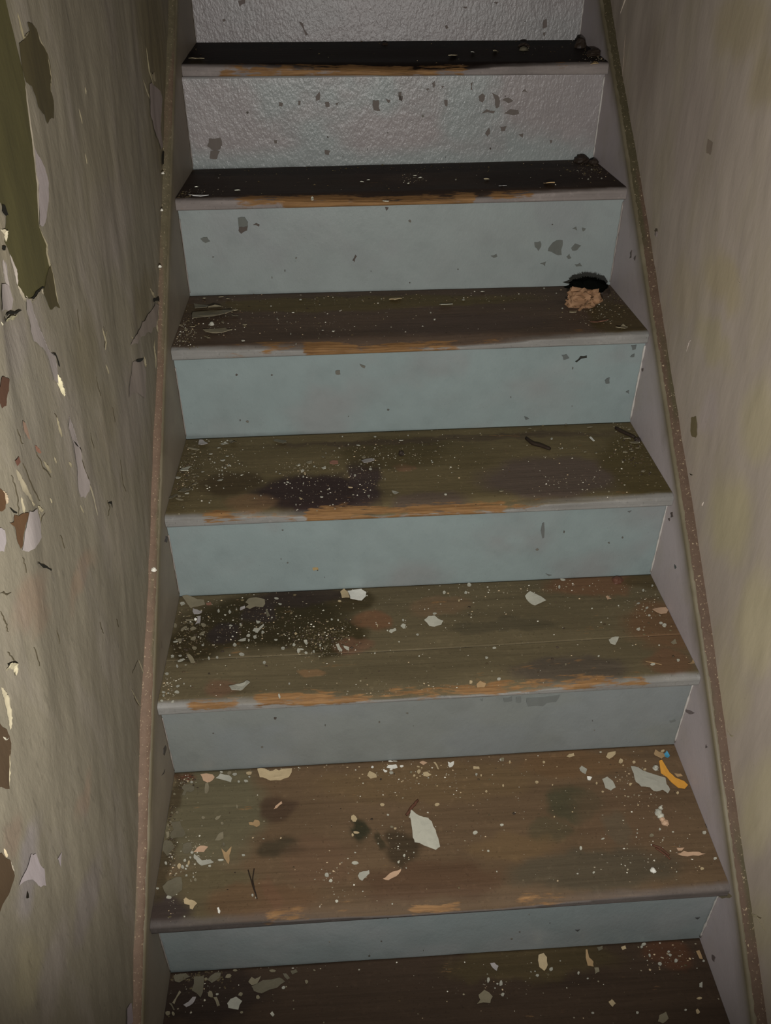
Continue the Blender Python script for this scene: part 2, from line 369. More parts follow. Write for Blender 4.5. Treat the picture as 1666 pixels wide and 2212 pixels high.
# risers --------------------------------------------------------------
RTINT = {0: (95, 98, 96), 1: (104, 108, 108), 2: (110, 112, 112), 3: (112, 119, 119), 4: (111, 118, 118), 5: (112, 115, 114), 6: (113, 114, 113), 7: (116, 111, 110), 8: (116, 110, 107)}
RK = {0: 1.5, 1: 1.75, 2: 1.32, 3: 1.40, 4: 1.45, 5: 1.58, 6: 1.62, 7: 1.45, 8: 1.5}
RTAU = {0: .3, 1: .2, 2: .3, 3: .05, 4: .05, 5: .12, 6: .65, 7: .85, 8: .9}
riser_objs = {}
def riser_y(k, x):
    u = (np.asarray(x) + W2) / (2 * W2)
    b = BK[k - 1]
    return b[0][1] * (1 - u) + b[1][1] * u
for k in range(0, 8):
    nx, nz = 170, 40
    xs = np.linspace(-W2 + .0005, W2 - .0005, nx); u = (xs + W2) / (2 * W2)
    zb = BK[k - 1][0][2] * (1 - u) + BK[k - 1][1][2] * u - .004
    zt = FR[k][0][2] * (1 - u) + FR[k][1][2] * u - THK + .001
    V = []
    for j in range(nz):
        t = j / (nz - 1); zz = zb * (1 - t) + zt * t
        yy = riser_y(k, xs) + .0015 * (fbm(xs * 5, zz * 8, k * 3) - .5)
        V.append(np.stack([xs, yy, zz], 1))
    nf = len(V)
    V.append(V[-1] + np.array([0, .018, 0])); V.append(V[0] + np.array([0, .018, 0]))
    V = np.concatenate(V); x, y, z = V.T
    c = np.tile(alb(RTINT[k], RK[k]) * np.array([.97, 1.03, 1.02] if k != 2 else [.99, 1.02, .96]), (len(V), 1))
    n = fbm(x * 7 + k * 13, z * 9 + k * 7, 33)
    f = sstep(.55 - RTAU[k] * .5, .80 - RTAU[k] * .45, n)
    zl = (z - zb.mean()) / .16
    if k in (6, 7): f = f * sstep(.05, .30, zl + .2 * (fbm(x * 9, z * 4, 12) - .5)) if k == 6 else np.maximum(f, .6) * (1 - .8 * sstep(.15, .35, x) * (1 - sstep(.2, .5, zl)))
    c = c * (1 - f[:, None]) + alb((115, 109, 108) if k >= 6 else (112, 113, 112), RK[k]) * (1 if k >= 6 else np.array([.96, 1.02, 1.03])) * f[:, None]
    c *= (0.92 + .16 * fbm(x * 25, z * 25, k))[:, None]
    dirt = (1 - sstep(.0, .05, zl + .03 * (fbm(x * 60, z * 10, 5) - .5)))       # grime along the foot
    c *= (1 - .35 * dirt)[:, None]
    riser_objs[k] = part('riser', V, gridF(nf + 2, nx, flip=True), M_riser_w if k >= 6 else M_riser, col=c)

# ------------------------------------------------------------------ stringers, mouldings, walls
SL = RS / G
DIR = np.array([0, 1, SL]) / math.hypot(1, SL); NRM = np.array([0, -SL, 1]) / math.hypot(1, SL)
def line_pt(y, n):                     # on the line through the nosings, n metres above it
    q = np.array([0, y, (y + G + NOSE) * SL]); return q + NRM * n
OFFR = lambda y: np.interp(y, [-.6, -.15, 0, .25, .55, .8, 1.0, 1.2, 1.8], [-.003, -.001, .006, .011, .006, .000, -.006, -.020, -.020])
OFFL = lambda y: np.interp(y, [-.6, 0, .5, 1.2, 1.8], [.012, .011, .008, .009, .009])
def strip(side, off, prof, ya, yb, n=260, jit=.0006, seed=0):
    V = []
    ys = np.linspace(ya, yb, n)
    for i, y in enumerate(ys):
        for j, (dx, dn) in enumerate(prof):
            q = line_pt(y, float(off(y)) + dn + jit * (random.random() - .5))
            V.append([side * (W2 + dx + jit * (random.random() - .5)), q[1], q[2]])
    return np.array(V), gridF(n, len(prof), flip=(side < 0))
STR = {}
for side, off in ((-1, OFFL), (1, OFFR)):
    prof = [(.016, -.30), (0.0, -.30)] + [(0.0, -.30 + .02 * i) for i in range(1, 15)] + [(0.0, -.004), (0.001, -.001), (.004, 0.0), (.016, .001)]
    V, F = strip(side, off, prof, -.62, 1.75, n=120, jit=.0003)
    V[:, 1] = np.clip(V[:, 1], -.62, 1.75)
    tn = fbm(V[:, 1] * 6, V[:, 2] * 6, 4)
    sc = np.tile(alb((116, 109, 109), 2.35) if side > 0 else alb((95, 87, 76), 1.9), (len(V), 1)) * (.85 + .3 * tn)[:, None]
    dn = np.tile(np.array([p[1] for p in prof]), 120); e = sstep(-.028, -.004, dn + .012 * (fbm(V[:, 1] * 30, V[:, 2] * 30, 8) - .5))[:, None]
    sc = sc * (1 - e) + alb((92, 84, 66), 1.25) * e       # grime along the top edge
    STR[side] = part('stringer', V, F, M_string, col=sc)
for side, off, nm in ((-1, OFFL, 'trim_1'), (1, OFFR, 'trim_2')):
    wdt = .016 if side < 0 else .021
    prof = [(.001, -.006)] + [(.002 + wdt * (1 - math.cos(a)) * 1.0, -.004 + (.011 if side < 0 else .008) * math.sin(a)) for a in np.linspace(0, math.pi / 2, 8)] + [(.024 if side < 0 else .028, .007 if side < 0 else .004)]
    V, F = strip(side, off, prof, -.62, 1.75, n=420, jit=.0010)
    y = V[:, 1]; nn = fbm(y * 7, V[:, 0] * 60, 3 + side)
    pink = alb((94, 77, 64), 1.5) if side < 0 else alb((92, 74, 61), 1.0)
    olv = alb((88, 81, 63), 1.5) if side < 0 else alb((78, 71, 52), 1.05)
    f = sstep(.40, .60, nn + (np.interp(y, [.1, .5, .75, .9], [.12, .12, -.02, -.25]) if side < 0 else np.interp(y, [.1, .6, .9, 1.1], [.1, .12, -.12, -.3])))
    edge = np.tile(np.array([1., .8] + [0.] * (len(prof) - 3) + [.3]), 420)
    f = f * (1 - edge)
    c = olv * (1 - f[:, None]) + pink * f[:, None]
    o = obj(nm, V, F, M_mould, col=c); o['kind'] = 'structure'

# beads of old paint in the corners of risers and stringers
for k in range(1, 8):
    for side in (-1, 1):
        s = 0 if side < 0 else 1
        zb = BK[k - 1][s][2] + .006; zt = FR[k][s][2] - THK - .006
        if side < 0: zt = zb + (zt - zb) * .92
        P = [[side * (W2 - .0012), BK[k - 1][s][1] - .0015, zb + (zt - zb) * t] for t in np.linspace(0, 1, 16)]
        r = [(.0009 if side < 0 else .0015) * (.5 + 1.0 * random.random()) for _ in P]
        V, F = tube(P, r, 6, .4)
        obj('paint_bead', V, F, M_caulk, riser_objs[k], col=np.tile(alb((112, 106, 101), 1.7) if side < 0 or k == 5 else alb((136, 132, 127), 1.9), (len(V), 1)))

def axis(lo, hi, f0, f1, fine, coarse):
    a = [lo]
    while a[-1] < hi: a.append(a[-1] + (fine if f0 <= a[-1] <= f1 else coarse))
    return np.array(a)
XWS = {-1: .414, 1: .419}
def wall_h(side, y, z):                # how far the plaster swells into the stairwell
    s = 50 if side < 0 else 90
    a = .0050 if side < 0 else .0035
    b = .0015 if side < 0 else .0008
    h = a * (fbm(y * 5 - z * 1.5, z * 3, s) - .5) * 2 + b * (fbm(y * 30 - z * 9, z * 9, s + 7, 3) - .5) * 2
    if side < 0:                         # long ridge where a sheet of paint has lifted
        h = h + .004 * np.exp(-((y - (-.02 + .35 * (z - .75))) / .03) ** 2) * sstep(.5, .7, z) * (1 - sstep(1.0, 1.1, z))
    return h
def wall_pt(side, y, z, lift=0.0):
    return np.stack([side * (XWS[side] - wall_h(side, y, z) - lift), np.asarray(y, float), np.asarray(z, float)], -1)
def on_wall(side, u, v):
    p = on_x(u, v, side * XWS[side])
    for _ in range(3): p = on_x(u, v, side * (XWS[side] - float(wall_h(side, p[1], p[2]))))
    return p
LBL = [  # (px, py, rx, ry, colour, strength) tints of the left wall as photographed
 (250, 480, 55, 130, (108, 100, 97), .45), (280, 900, 45, 160, (104, 96, 90), .5), (260, 1150, 40, 140, (112, 104, 92), .5), (60, 1000, 60, 90, (98, 91, 80), .4), (30, 760, 40, 60, (98, 91, 88), .5),
 (60, 1290, 60, 45, (103, 84, 70), .45), (175, 1250, 40, 30, (102, 84, 69), .5), (80, 1340, 30, 40, (102, 84, 69), .4), (50, 880, 60, 200, (97, 92, 83), .4), (185, 760, 40, 120, (86, 79, 60), .5), (230, 900, 30, 80, (90, 82, 64), .4), (60, 2090, 60, 110, (110, 103, 82), .6), (60, 1880, 70, 60, (100, 94, 95), .6), (190, 1940, 60, 70, (94, 87, 87), .5),
 (120, 2080, 90, 120, (112, 104, 100), .4), (30, 1810, 30, 30, (98, 80, 68), .4), (330, 60, 40, 200, (80, 72, 48), .7), (360, 300, 40, 300, (82, 74, 50), .6), (20, 500, 40, 100, (110, 100, 80), .3), (180, 1720, 20, 20, (104, 84, 70), .4), (230, 400, 60, 200, (100, 93, 75), .3), (310,640,40,60,(84,76,54),.5)]
RBL = [(1600, 60, 80, 90, (104, 94, 66), .5), (1650, 180, 40, 80, (104, 94, 66), .5), (1560, 610, 60, 60, (116, 106, 78), .55), (1540, 740, 60, 50, (116, 108, 80), .5), (1640, 900, 60, 120, (120, 112, 86), .6), (1580, 1120, 70, 160, (120, 112, 86), .7),
 (1640, 1350, 70, 200, (124, 116, 92), .7), (1580, 1500, 60, 120, (120, 112, 90), .6), (1640, 1750, 60, 200, (124, 116, 94), .7), (1480, 620, 40, 90, (118, 108, 86), .4), (1640, 2000, 50, 120, (116, 108, 88), .7), (1500, 300, 80, 200, (110, 100, 94), .5), (1400, 150, 30, 150, (98, 88, 80), .5), (1530, 900, 20, 60, (122, 112, 112), .4)]
def build_wall(side, name, mat, base, blobs, k):
    if side < 0: ya = axis(-1.2, 2.0, -.34, 1.35, .0045, .05); za = axis(-.35, 2.35, .05, 1.32, .0045, .05)
    else: ya = axis(-1.2, 2.0, -.2, 1.3, .006, .05); za = axis(-.35, 2.35, .0, 1.32, .006, .05)
    Y, Z = np.meshgrid(ya, za, indexing='ij'); y = Y.ravel(); z = Z.ravel()
    V = wall_pt(side, y, z)
    c = np.tile(alb(base, k), (len(V), 1))
    c *= (.88 + .24 * fbm(y * 8, z * 4, 14 + side))[:, None]
    wy = y + .03 * (fbm(y * 25, z * 12, 61) - .5); wz = z + .05 * (fbm(y * 25, z * 12, 67) - .5)
    for (px, py, rx, ry, cc, st) in blobs:
        o = on_x(px, py, side * XWS[side]); dy = abs(on_x(px + rx, py, side * XWS[side])[1] - o[1]) * .8 + .012; dz = abs(on_x(px, py - ry, side * XWS[side])[2] - o[2]) * .8 + .012
        r = np.sqrt(((wy - o[1]) / dy) ** 2 + ((wz - o[2]) / dz) ** 2)
        f = st * (1 - sstep(.45, 1.2, r)); c = c * (1 - f[:, None]) + alb(cc, k) * f[:, None]
    o = obj(name, V, gridF(len(ya), len(za), flip=(side > 0)), mat, col=c); o['kind'] = 'structure'
    return o
KWL, KWR = 1.85, 2.32
wallL = build_wall(-1, 'wall_left', M_wallL, (97, 91, 78), LBL, KWL)
wallR = build_wall(1, 'wall_right', M_wallR, (115, 106, 97), RBL, KWR)
V = np.array([[-.5, -1.2, -.0], [.5, -1.2, 0], [.5, -G, 0], [-.5, -G, 0]]) + np.array([0, 0, -RS])
fl = obj('floor', np.concatenate([V, V - np.array([0, 0, .03])]), [[0, 1, 2, 3], [7, 6, 5, 4], [0, 4, 5, 1], [1, 5, 6, 2], [2, 6, 7, 3], [3, 7, 4, 0]], M_floor, smooth=False)
fl['kind'] = 'structure'

# ------------------------------------------------------------------ ragged polygons
def ragged(P, it=2, amp=.10):
    P = [np.asarray(p, float) for p in P]
    for k in range(it):
        Q = []
        for i, p in enumerate(P):
            q = P[(i + 1) % len(P)]; d = q - p
            Q.append(p); Q.append((p + q) / 2 + np.array([-d[1], d[0]]) * amp * random.uniform(-1, 1))
        P = Q; amp *= .8
    return P
def crop(c, pts):
    ox, oy, s = c; return [(ox + s * a, oy + s * b) for a, b in pts]
def fill2d(loop, step):                # triangulated polygon with inner points, in the plane
    L = np.array(loop); lo = L.min(0); hi = L.max(0)
    pts = [Vector(p) for p in loop]; n = len(pts)
    gx = np.arange(lo[0], hi[0], step); gy = np.arange(lo[1], hi[1], step)
    if len(gx) * len(gy) < 6000:
        for a in gx:
            for b in gy:
                c = False; j = n - 1
                for i in range(n):
                    if (L[i, 1] > b) != (L[j, 1] > b) and a < (L[j, 0] - L[i, 0]) * (b - L[i, 1]) / (L[j, 1] - L[i, 1]) + L[i, 0]: c = not c
                    j = i
                if c: pts.append(Vector((a, b)))
    r = delaunay_2d_cdt(pts, [], [list(range(n))], 1, 1e-7)
    return [tuple(v) for v in r[0]], [list(f) for f in r[2]]
def wall_patch(side, px, col, k, name='bare_patch', lift=.0007, it=2, amp=.10, step=.007, tip=None):
    P = ragged([on_wall(side, *p)[1:] for p in px], it, amp)
    vs, fs = fill2d(P, step)
    y = np.array([v[0] for v in vs]); z = np.array([v[1] for v in vs])
    V = wall_pt(side, y, z, lift)
    c = np.tile(alb(col, k), (len(V), 1)) * (.85 + .3 * fbm(y * 20, z * 10, 31))[:, None]
    V2 = wall_pt(side, y, z, -.002)
    n = len(V); rim = len(P)
    fs = [f if side < 0 else f[::-1] for f in fs]
    # all faces seen from the stairwell
    F = []
    for f in fs:
        a, b, cc = V[f[0]], V[f[1]], V[f[2]]
        nx = np.cross(b - a, cc - a)[0]
        F.append(f if nx * side < 0 else f[::-1])
    return obj(name, V, F, M_patch, wallL if side < 0 else wallR, col=c)
def wall_lip(side, px, h, wdt, col, k, name='curled_paint_edge', sgn=1):
    h, wdt, k = h * .5, wdt * .6, k * .8
    P = np.array([on_wall(side, *p)[1:] for p in px])
    LL = np.linalg.norm(np.diff(P, axis=0), axis=1).sum(); wdt = min(wdt, .16 * LL); h = min(h, .14 * LL)
    # finer
    t = np.linspace(0, len(P) - 1, (len(P) - 1) * 7 + 1); i = np.clip(t.astype(int), 0, len(P) - 2); f = (t - i)[:, None]
    Q = P[i] * (1 - f) + P[i + 1] * f
    n = len(Q); V = []
    for a in range(n):
        d = Q[min(a + 1, n - 1)] - Q[max(a - 1, 0)]; d = d / (np.linalg.norm(d) + 1e-9); s = np.array([-d[1], d[0]]) * sgn
        e = math.sin(math.pi * a / (n - 1)) ** .5 if 0 < a < n - 1 else .05
        jw = 1 + .5 * (random.random() - .5); q0 = Q[a] + s * .0008 * (random.random() - .5)
        for (ds, hh) in ((-1.0, .0002), (-.55, .25), (-.2, .7), (0, 1.0), (.12, .9), (.05, .72), (-.3, .3)):
            q = q0 + s * ds * wdt * e * jw
            V.append(wall_pt(side, q[0], q[1], .0004 + h * hh * e * jw))
    V = np.array(V); m = 7
    c = np.tile(alb(col, k), (len(V), 1)) * (.8 + .4 * fbm(V[:, 1] * 40, V[:, 2] * 40, 3))[:, None]
    return obj(name, V, gridF(n, m), M_lip, wallL if side < 0 else wallR, col=c)
L1 = (0, 0, .3347); L2 = (0, 560, .1537); L3 = (0, 900, .1537); L4 = (240, 100, .1627); L5 = (240, 560, .1356); L7 = (0, 1400, .367); R1 = (1380, 840, .1808); R8 = (1380, 1500, .3217)
OLV, OLV2, LAV, BRN, BLK, CRM = (55, 49, 31), (60, 56, 33), (107, 100, 96), (64, 46, 30), (18, 16, 10), (114, 106, 86)
# the two big areas where the top coats have come off, oldest first
wall_patch(-1, crop(L1, [(-420, -260), (20, -60), (60, 120), (100, 280), (140, 440), (165, 560), (185, 750), (215, 960), (222, 1080), (240, 1190), (247, 1450), (300, 1580), (300, 1640), (340, 1790), (378, 1985), (345, 1970), (322, 2000), (280, 1900), (262, 1860), (205, 1935), (150, 1920), (112, 1840), (95, 1740), (60, 1640), (25, 1560), (35, 1400), (0, 1310), (-130, 1230), (-240, 1010), (-260, 760), (-400, 500), (-380, 160)]), OLV2, KWL, it=2, amp=.05, lift=.0005)
wall_patch(-1, crop(L1, [(170, 145), (200, 150), (232, 195), (250, 270), (300, 345), (315, 400), (328, 500), (320, 580), (340, 650), (342, 765), (315, 770), (300, 800), (280, 740), (240, 690), (200, 560), (160, 530), (130, 400), (115, 280), (150, 250), (185, 200)]), OLV, KWL, lift=.0011)
wall_patch(-1, crop(L2, [(590, 470), (700, 60), (740, 300), (780, 560), (830, 690), (770, 660), (710, 720), (650, 600)]), OLV, KWL, lift=.0013, amp=.05)
for lay, (c, pts, colr) in enumerate([
 (L1, [(212, 950), (235, 1000), (280, 1080), (305, 1180), (300, 1330), (270, 1460), (247, 1450), (242, 1190), (222, 1080)], (118, 110, 108)),
 (L2, [(345, 560), (400, 560), (440, 680), (480, 850), (560, 1040), (640, 1220), (700, 1330), (760, 1400), (790, 1600), (800, 1760), (740, 1700), (620, 1300), (450, 1150), (390, 850), (350, 720)], LAV),
 (L2, [(0, 350), (100, 380), (160, 560), (140, 700), (0, 740)], (120, 112, 108)),
 (L2, [(0, 1650), (105, 1685), (95, 1850), (65, 1960), (60, 2060), (0, 2100), (-80, 1900)], (58, 40, 30)),
 (L3, [(950, 0), (1000, 150), (1060, 350), (1110, 480), (1130, 620), (1180, 780), (1245, 930), (1240, 1030), (1180, 1140), (1110, 1130), (1075, 1000), (1060, 700), (1000, 350), (940, 150)], (120, 112, 108)),
 (L3, [(185, 1380), (240, 1400), (380, 1350), (345, 1500), (320, 1620), (300, 1800), (270, 1860), (230, 1780), (190, 1560), (105, 1490), (170, 1480)], BRN),
 (L3, [(390, 1330), (500, 1300), (545, 1480), (560, 1700), (480, 1830), (380, 1900), (290, 1880), (330, 1620), (360, 1480)], (118, 111, 108)),
 (L3, [(-60, 1560), (40, 1600), (60, 1750), (30, 1900), (-60, 1900)], (118, 111, 110)),
 (L3, [(290, 60), (330, 90), (360, 180), (400, 330), (370, 310), (310, 200)], (112, 92, 78)),
 (L3, [(180, 620), (235, 560), (260, 640), (215, 700)], (76, 52, 42)),
 (L3, [(470, 400), (500, 420), (560, 500), (550, 520), (490, 490)], (108, 78, 64)),
 (L3, [(-60, 1000), (40, 1080), (60, 1200), (50, 1290), (-60, 1340)], BRN),
 (L4, [(500, 500), (560, 520), (640, 590), (668, 690), (655, 900), (645, 1100), (680, 1340), (655, 1380), (610, 1230), (560, 1100), (510, 900), (505, 690)], (108, 98, 94)),
 (L4, [(510, 340), (560, 345), (580, 470), (550, 480)], (124, 115, 92)),
 (L5, [(690, 690), (745, 730), (735, 900), (700, 1080), (620, 1180), (470, 1230), (290, 1370), (370, 1220), (480, 1000), (600, 850)], (106, 97, 90)),
 (L5, [(330, 1640), (500, 1640), (540, 1800), (540, 2212), (270, 2212), (290, 1900)], (104, 95, 88)),
 (L7, [(-60, 430), (30, 480), (55, 560), (45, 700), (45, 830), (-60, 840)], (58, 46, 33)),
 (L7, [(-60, 1210), (50, 1250), (75, 1340), (40, 1450), (-30, 1600), (-60, 1500)], (58, 46, 33)),
 (L7, [(170, 1215), (200, 1210), (250, 1300), (260, 1400), (200, 1380), (100, 1400), (130, 1330)], (124, 116, 116)),
 (L7, [(740, 2120), (765, 2090), (775, 2200), (740, 2230)], (128, 118, 122)),
 (L7, [(330, 1240), (355, 1200), (350, 1290)], (120, 112, 112)),
]): wall_patch(-1, crop(c, pts), colr, KWL, lift=.0016 + .0001 * (lay % 5))
for c, pts in [(L5, [(650, 640), (700, 625), (740, 590), (765, 690), (725, 660), (660, 685)]), (L5, [(365, 1630), (420, 1590), (500, 1570), (470, 1620), (400, 1640)]), (L4, [(670, 1395), (692, 1400), (686, 1560), (665, 1590)]),
               (L3, [(490, 2060), (550, 2075), (640, 2110), (705, 2145), (690, 2170), (620, 2130), (540, 2090)]), (L2, [(480, 450), (570, 385), (600, 400), (500, 480), (430, 585), (400, 560)]), (L2, [(690, 1320), (755, 1320), (800, 1440), (815, 1510), (795, 1500), (760, 1370)]),
               (L1, [(0, 1320), (20, 1330), (40, 1390), (25, 1395), (0, 1370)]), (L1, [(0, 1590), (25, 1590), (20, 1615), (0, 1615)]), (L3, [(1490, 1215), (1550, 1190), (1560, 1290), (1540, 1230)]), (L3, [(100, 1280), (160, 1320), (215, 1350), (200, 1365), (120, 1310)]), (L2, [(60, 770), (180, 740), (280, 715), (200, 770), (30, 840), (10, 960)]),
               (L3, [(1000, 330), (1110, 440), (1130, 520), (1100, 450)]), (L7, [(30, 95), (80, 78), (95, 95), (60, 95), (35, 105)]), (L7, [(148, 1430), (158, 1470), (142, 1475)])]:
    wall_patch(-1, crop(c, pts), BLK, KWL, name='crack', lift=.0021, it=1)
for c, pts, h, wd, colr in [
 (L2, [(400, 560), (440, 700), (500, 900), (600, 1130), (660, 1290), (760, 1370), (800, 1560)], .0035, .006, LAV), (L2, [(785, 1600), (810, 1700), (850, 1810), (905, 1920)], .007, .006, (168, 160, 132)),
 (L3, [(960, 0), (1020, 180), (1060, 330), (1110, 450)], .003, .005, LAV), (L3, [(1170, 740), (1240, 920), (1285, 1050), (1320, 1180), (1370, 1400)], .002, .004, (124, 116, 98)), (L3, [(790, 0), (830, 180), (865, 290)], .003, .004, CRM),
 (L3, [(600, 620), (720, 790)], .003, .004, CRM), (L3, [(440, 1200), (480, 1260)], .004, .005, CRM), (L3, [(525, 1250), (560, 1300), (605, 1325)], .005, .005, CRM), (L3, [(695, 1140), (725, 1220)], .004, .003, CRM), (L3, [(290, 1130), (340, 1360)], .003, .006, (122, 114, 94)),
 (L3, [(220, 740), (330, 970), (460, 1210)], .004, .008, (116, 108, 90)), (L3, [(1120, 1240), (1170, 1360)], .002, .003, CRM), (L3, [(560, 1480), (540, 1380), (510, 1290)], .003, .005, CRM), (L3, [(20, 1030), (75, 1120), (95, 1230)], .006, .006, (124, 110, 90)),
 (L1, [(232, 195), (300, 345), (325, 500), (320, 580), (340, 650)], .002, .005, (112, 104, 84)), (L1, [(245, 1450), (300, 1580), (300, 1640), (340, 1790), (378, 1985)], .002, .004, (112, 104, 84)),
 (L1, [(160, 540), (185, 750), (215, 960), (240, 1190), (247, 1450)], .0025, .005, (118, 110, 96)), (L1, [(112, 1840), (150, 1920), (205, 1935), (262, 1860), (280, 1900)], .004, .006, (120, 112, 96)), (L1, [(60, 1640), (95, 1740), (112, 1840)], .003, .005, (124, 116, 108)),
 (L4, [(420, 440), (470, 600), (510, 700)], .003, .004, CRM), (L4, [(668, 690), (655, 900), (645, 1100), (680, 1350)], .003, .004, (128, 118, 100)), (L4, [(460, 0), (500, 330), (590, 600)], .003, .004, (120, 112, 88)),
 (L5, [(610, 460), (660, 560), (690, 620)], .005, .004, CRM), (L5, [(740, 740), (745, 900), (715, 1000), (730, 1130), (790, 1210)], .004, .004, CRM), (L5, [(525, 1550), (530, 1650), (550, 1720)], .005, .004, CRM), (L5, [(690, 1280), (680, 1400), (705, 1600), (710, 1740)], .003, .004, (118, 110, 88)),
 (L5, [(320, 1230), (345, 1270)], .003, .004, CRM), (L2, [(40, 0), (80, 250), (130, 450)], .003, .008, (122, 114, 108)), (L2, [(1430, 960), (1480, 1160), (1475, 1280)], .003, .003, CRM), (L2, [(360, 510), (390, 570)], .004, .004, (146, 138, 118)), (L2, [(1480, 1480), (1530, 1620)], .003, .003, CRM),
 (L2, [(5, 880), (30, 930)], .006, .005, (150, 143, 122)), (L2, [(70, 860), (110, 800), (180, 800), (210, 760)], .007, .007, (130, 124, 100)), (L3, [(755, 570), (785, 660)], .004, .003, CRM), (L3, [(960, 630), (1005, 710)], .003, .003, CRM),
 (L7, [(0, 510), (20, 540), (45, 525)], .008, .006, (150, 144, 128)), (L7, [(30, 130), (50, 90), (85, 95), (95, 160)], .006, .008, (140, 132, 110)), (L7, [(5, 230), (30, 280), (55, 400), (60, 480)], .005, .006, (128, 120, 100)), (L7, [(50, 560), (45, 700), (48, 830)], .004, .004, (130, 122, 100)), (L7, [(20, 1180), (40, 1230)], .006, .006, (160, 146, 120)), (L7, [(50, 1250), (75, 1330)], .004, .004, (130, 122, 108)),
 (L7, [(850, 540), (835, 590), (815, 640)], .003, .004, CRM), (L7, [(770, 240), (800, 300), (840, 360)], .002, .003, (118, 110, 90)), (L7, [(810, 60), (850, 160)], .002, .003, (122, 114, 94)), (L1, [(30, 1690), (45, 1840)], .003, .006, LAV), (L1, [(0, 1480), (30, 1490), (35, 1560)], .007, .006, (140, 132, 112)),
 (L1, [(110, 80), (150, 240), (185, 200)], .002, .006, (112, 104, 82)), (L1, [(545, 990), (560, 1060)], .002, .003, CRM), (L1, [(545, 560), (552, 610)], .002, .003, CRM), (L1, [(505, 700), (530, 800)], .002, .003, CRM), (L1, [(690, 2130), (675, 2180), (680, 2210)], .002, .003, CRM)]:
    wall_lip(-1, crop(c, pts), h, wd, colr, KWL)
def crack_line(side, px, wpx, col=(56, 50, 37)):
    P = np.array([on_wall(side, *p)[1:] for p in px]); t = np.linspace(0, len(P) - 1, (len(P) - 1) * 6 + 1); i = np.clip(t.astype(int), 0, len(P) - 2); f = (t - i)[:, None]
    Q = P[i] * (1 - f) + P[i + 1] * f; n = len(Q); V = []
    for a in range(n):
        q = Q[a]; d = Q[min(a + 1, n - 1)] - Q[max(a - 1, 0)]; d = d / (np.linalg.norm(d) + 1e-9); sd = np.array([-d[1], d[0]])
        w_ = wpx / FPX * .7 * math.sin(math.pi * (a + .3) / n) ** .6 * random.uniform(.5, 1.3); q = q + sd * .0012 * random.uniform(-1, 1)
        V += [wall_pt(side, *(q - sd * w_), .0001), wall_pt(side, *q, .0009), wall_pt(side, *(q + sd * w_), .0001)]
    obj('crack', np.array(V), gridF(n, 3), M_patch, wallL if side < 0 else wallR, col=np.tile(alb(col, 1.6), (3 * n, 1)))
Z1 = (0, 588, .81)
for pts, wp in [([(275, 145), (280, 175), (277, 200)], 2), ([(255, 280), (268, 330)], 1.6), ([(320, 500), (327, 560), (335, 585)], 1.6), ([(285, 610), (292, 625), (288, 650)], 2.4), ([(265, 935), (275, 965)], 1.6), ([(310, 925), (316, 945)], 2), ([(370, 1030), (352, 1070)], 1.6), ([(350, 1110), (362, 1145), (385, 1165)], 2),
                ([(145, 375), (160, 420)], 2), ([(60, 510), (85, 570), (105, 610)], 2.6), ([(0, 855), (28, 858)], 2.6), ([(0, 905), (15, 930), (20, 960)], 3), ([(45, 420), (60, 460)], 2), ([(95, 480), (115, 520), (135, 545)], 2.2), ([(30, 540), (45, 590), (50, 650)], 2.2), ([(182, 405), (210, 480), (242, 578)], 2.6), ([(118, 640), (100, 690), (90, 720)], 1.8), ([(20, 1010), (38, 1040), (40, 1075)], 3),
                ([(205, 100), (212, 160)], 1.4), ([(240, 430), (250, 470)], 1.4), ([(160, 700), (172, 735)], 1.5), ([(60, 760), (70, 800)], 1.8), ([(150, 950), (158, 990)], 1.5), ([(90, 1000), (105, 1050)], 1.8), ([(300, 360), (306, 400)], 1.4)]:
    crack_line(-1, crop(Z1, pts), wp)
wall_patch(1, crop(R1, [(630, 345), (690, 325), (705, 430), (705, 550), (685, 585), (640, 570), (622, 500)]), (74, 66, 46), KWR, lift=.0006)
wall_patch(1, crop(R1, [(610, 1010), (655, 1030), (640, 1035)]), (34, 30, 20), KWR, name='crack', lift=.0008, it=1)
wall_patch(1, [(1530, 300), (1541, 308), (1536, 335), (1527, 330)], (92, 82, 72), KWR, lift=.0006)
wall_patch(1, crop(R8, [(725, 1455), (790, 1480), (830, 1500), (820, 1506), (770, 1482)]), (70, 62, 44), KWR, name='crack', lift=.0008, it=1)
wall_patch(1, crop(R8, [(630, 830), (645, 900), (655, 960), (640, 930), (628, 860)]), (150, 140, 116), KWR, lift=.0008, it=1)
for pts, h, wd, colr in [
 (crop(R1, [(520, 580), (505, 640), (510, 700), (520, 800)]), .003, .004, (136, 126, 104)), ([(1594, 604), (1600, 612)], .005, .004, (150, 142, 126)), ([(1484, 760), (1490, 738), (1493, 735)], .002, .003, (140, 130, 122)), (crop(R1, [(760, 1400), (780, 1350)]), .002, .003, (160, 150, 140)),
 (crop(R8, [(590, 220), (620, 270), (640, 280)]), .003, .004, (128, 120, 98)), (crop(R8, [(730, 1460), (800, 1485), (860, 1600)]), .003, .006, (130, 122, 100)), (crop(R8, [(755, 1870), (790, 1920), (840, 1940)]), .003, .005, (124, 116, 94)), ([(1341, 30), (1352, 0), (1358, -20)], .004, .003, (140, 130, 118)),
 ([(1352, 70), (1350, 120), (1345, 170)], .003, .003, (124, 112, 100)), ([(1312, 20), (1317, 60), (1322, 100)], .004, .005, (110, 98, 88)), ([(1346, 235), (1350, 280), (1354, 300)], .002, .003, (130, 122, 104)), (crop(R1, [(430, 300), (470, 380), (465, 430)]), .002, .003, (140, 130, 108))]:
    wall_lip(1, pts, h, wd, colr, KWR, sgn=-1)
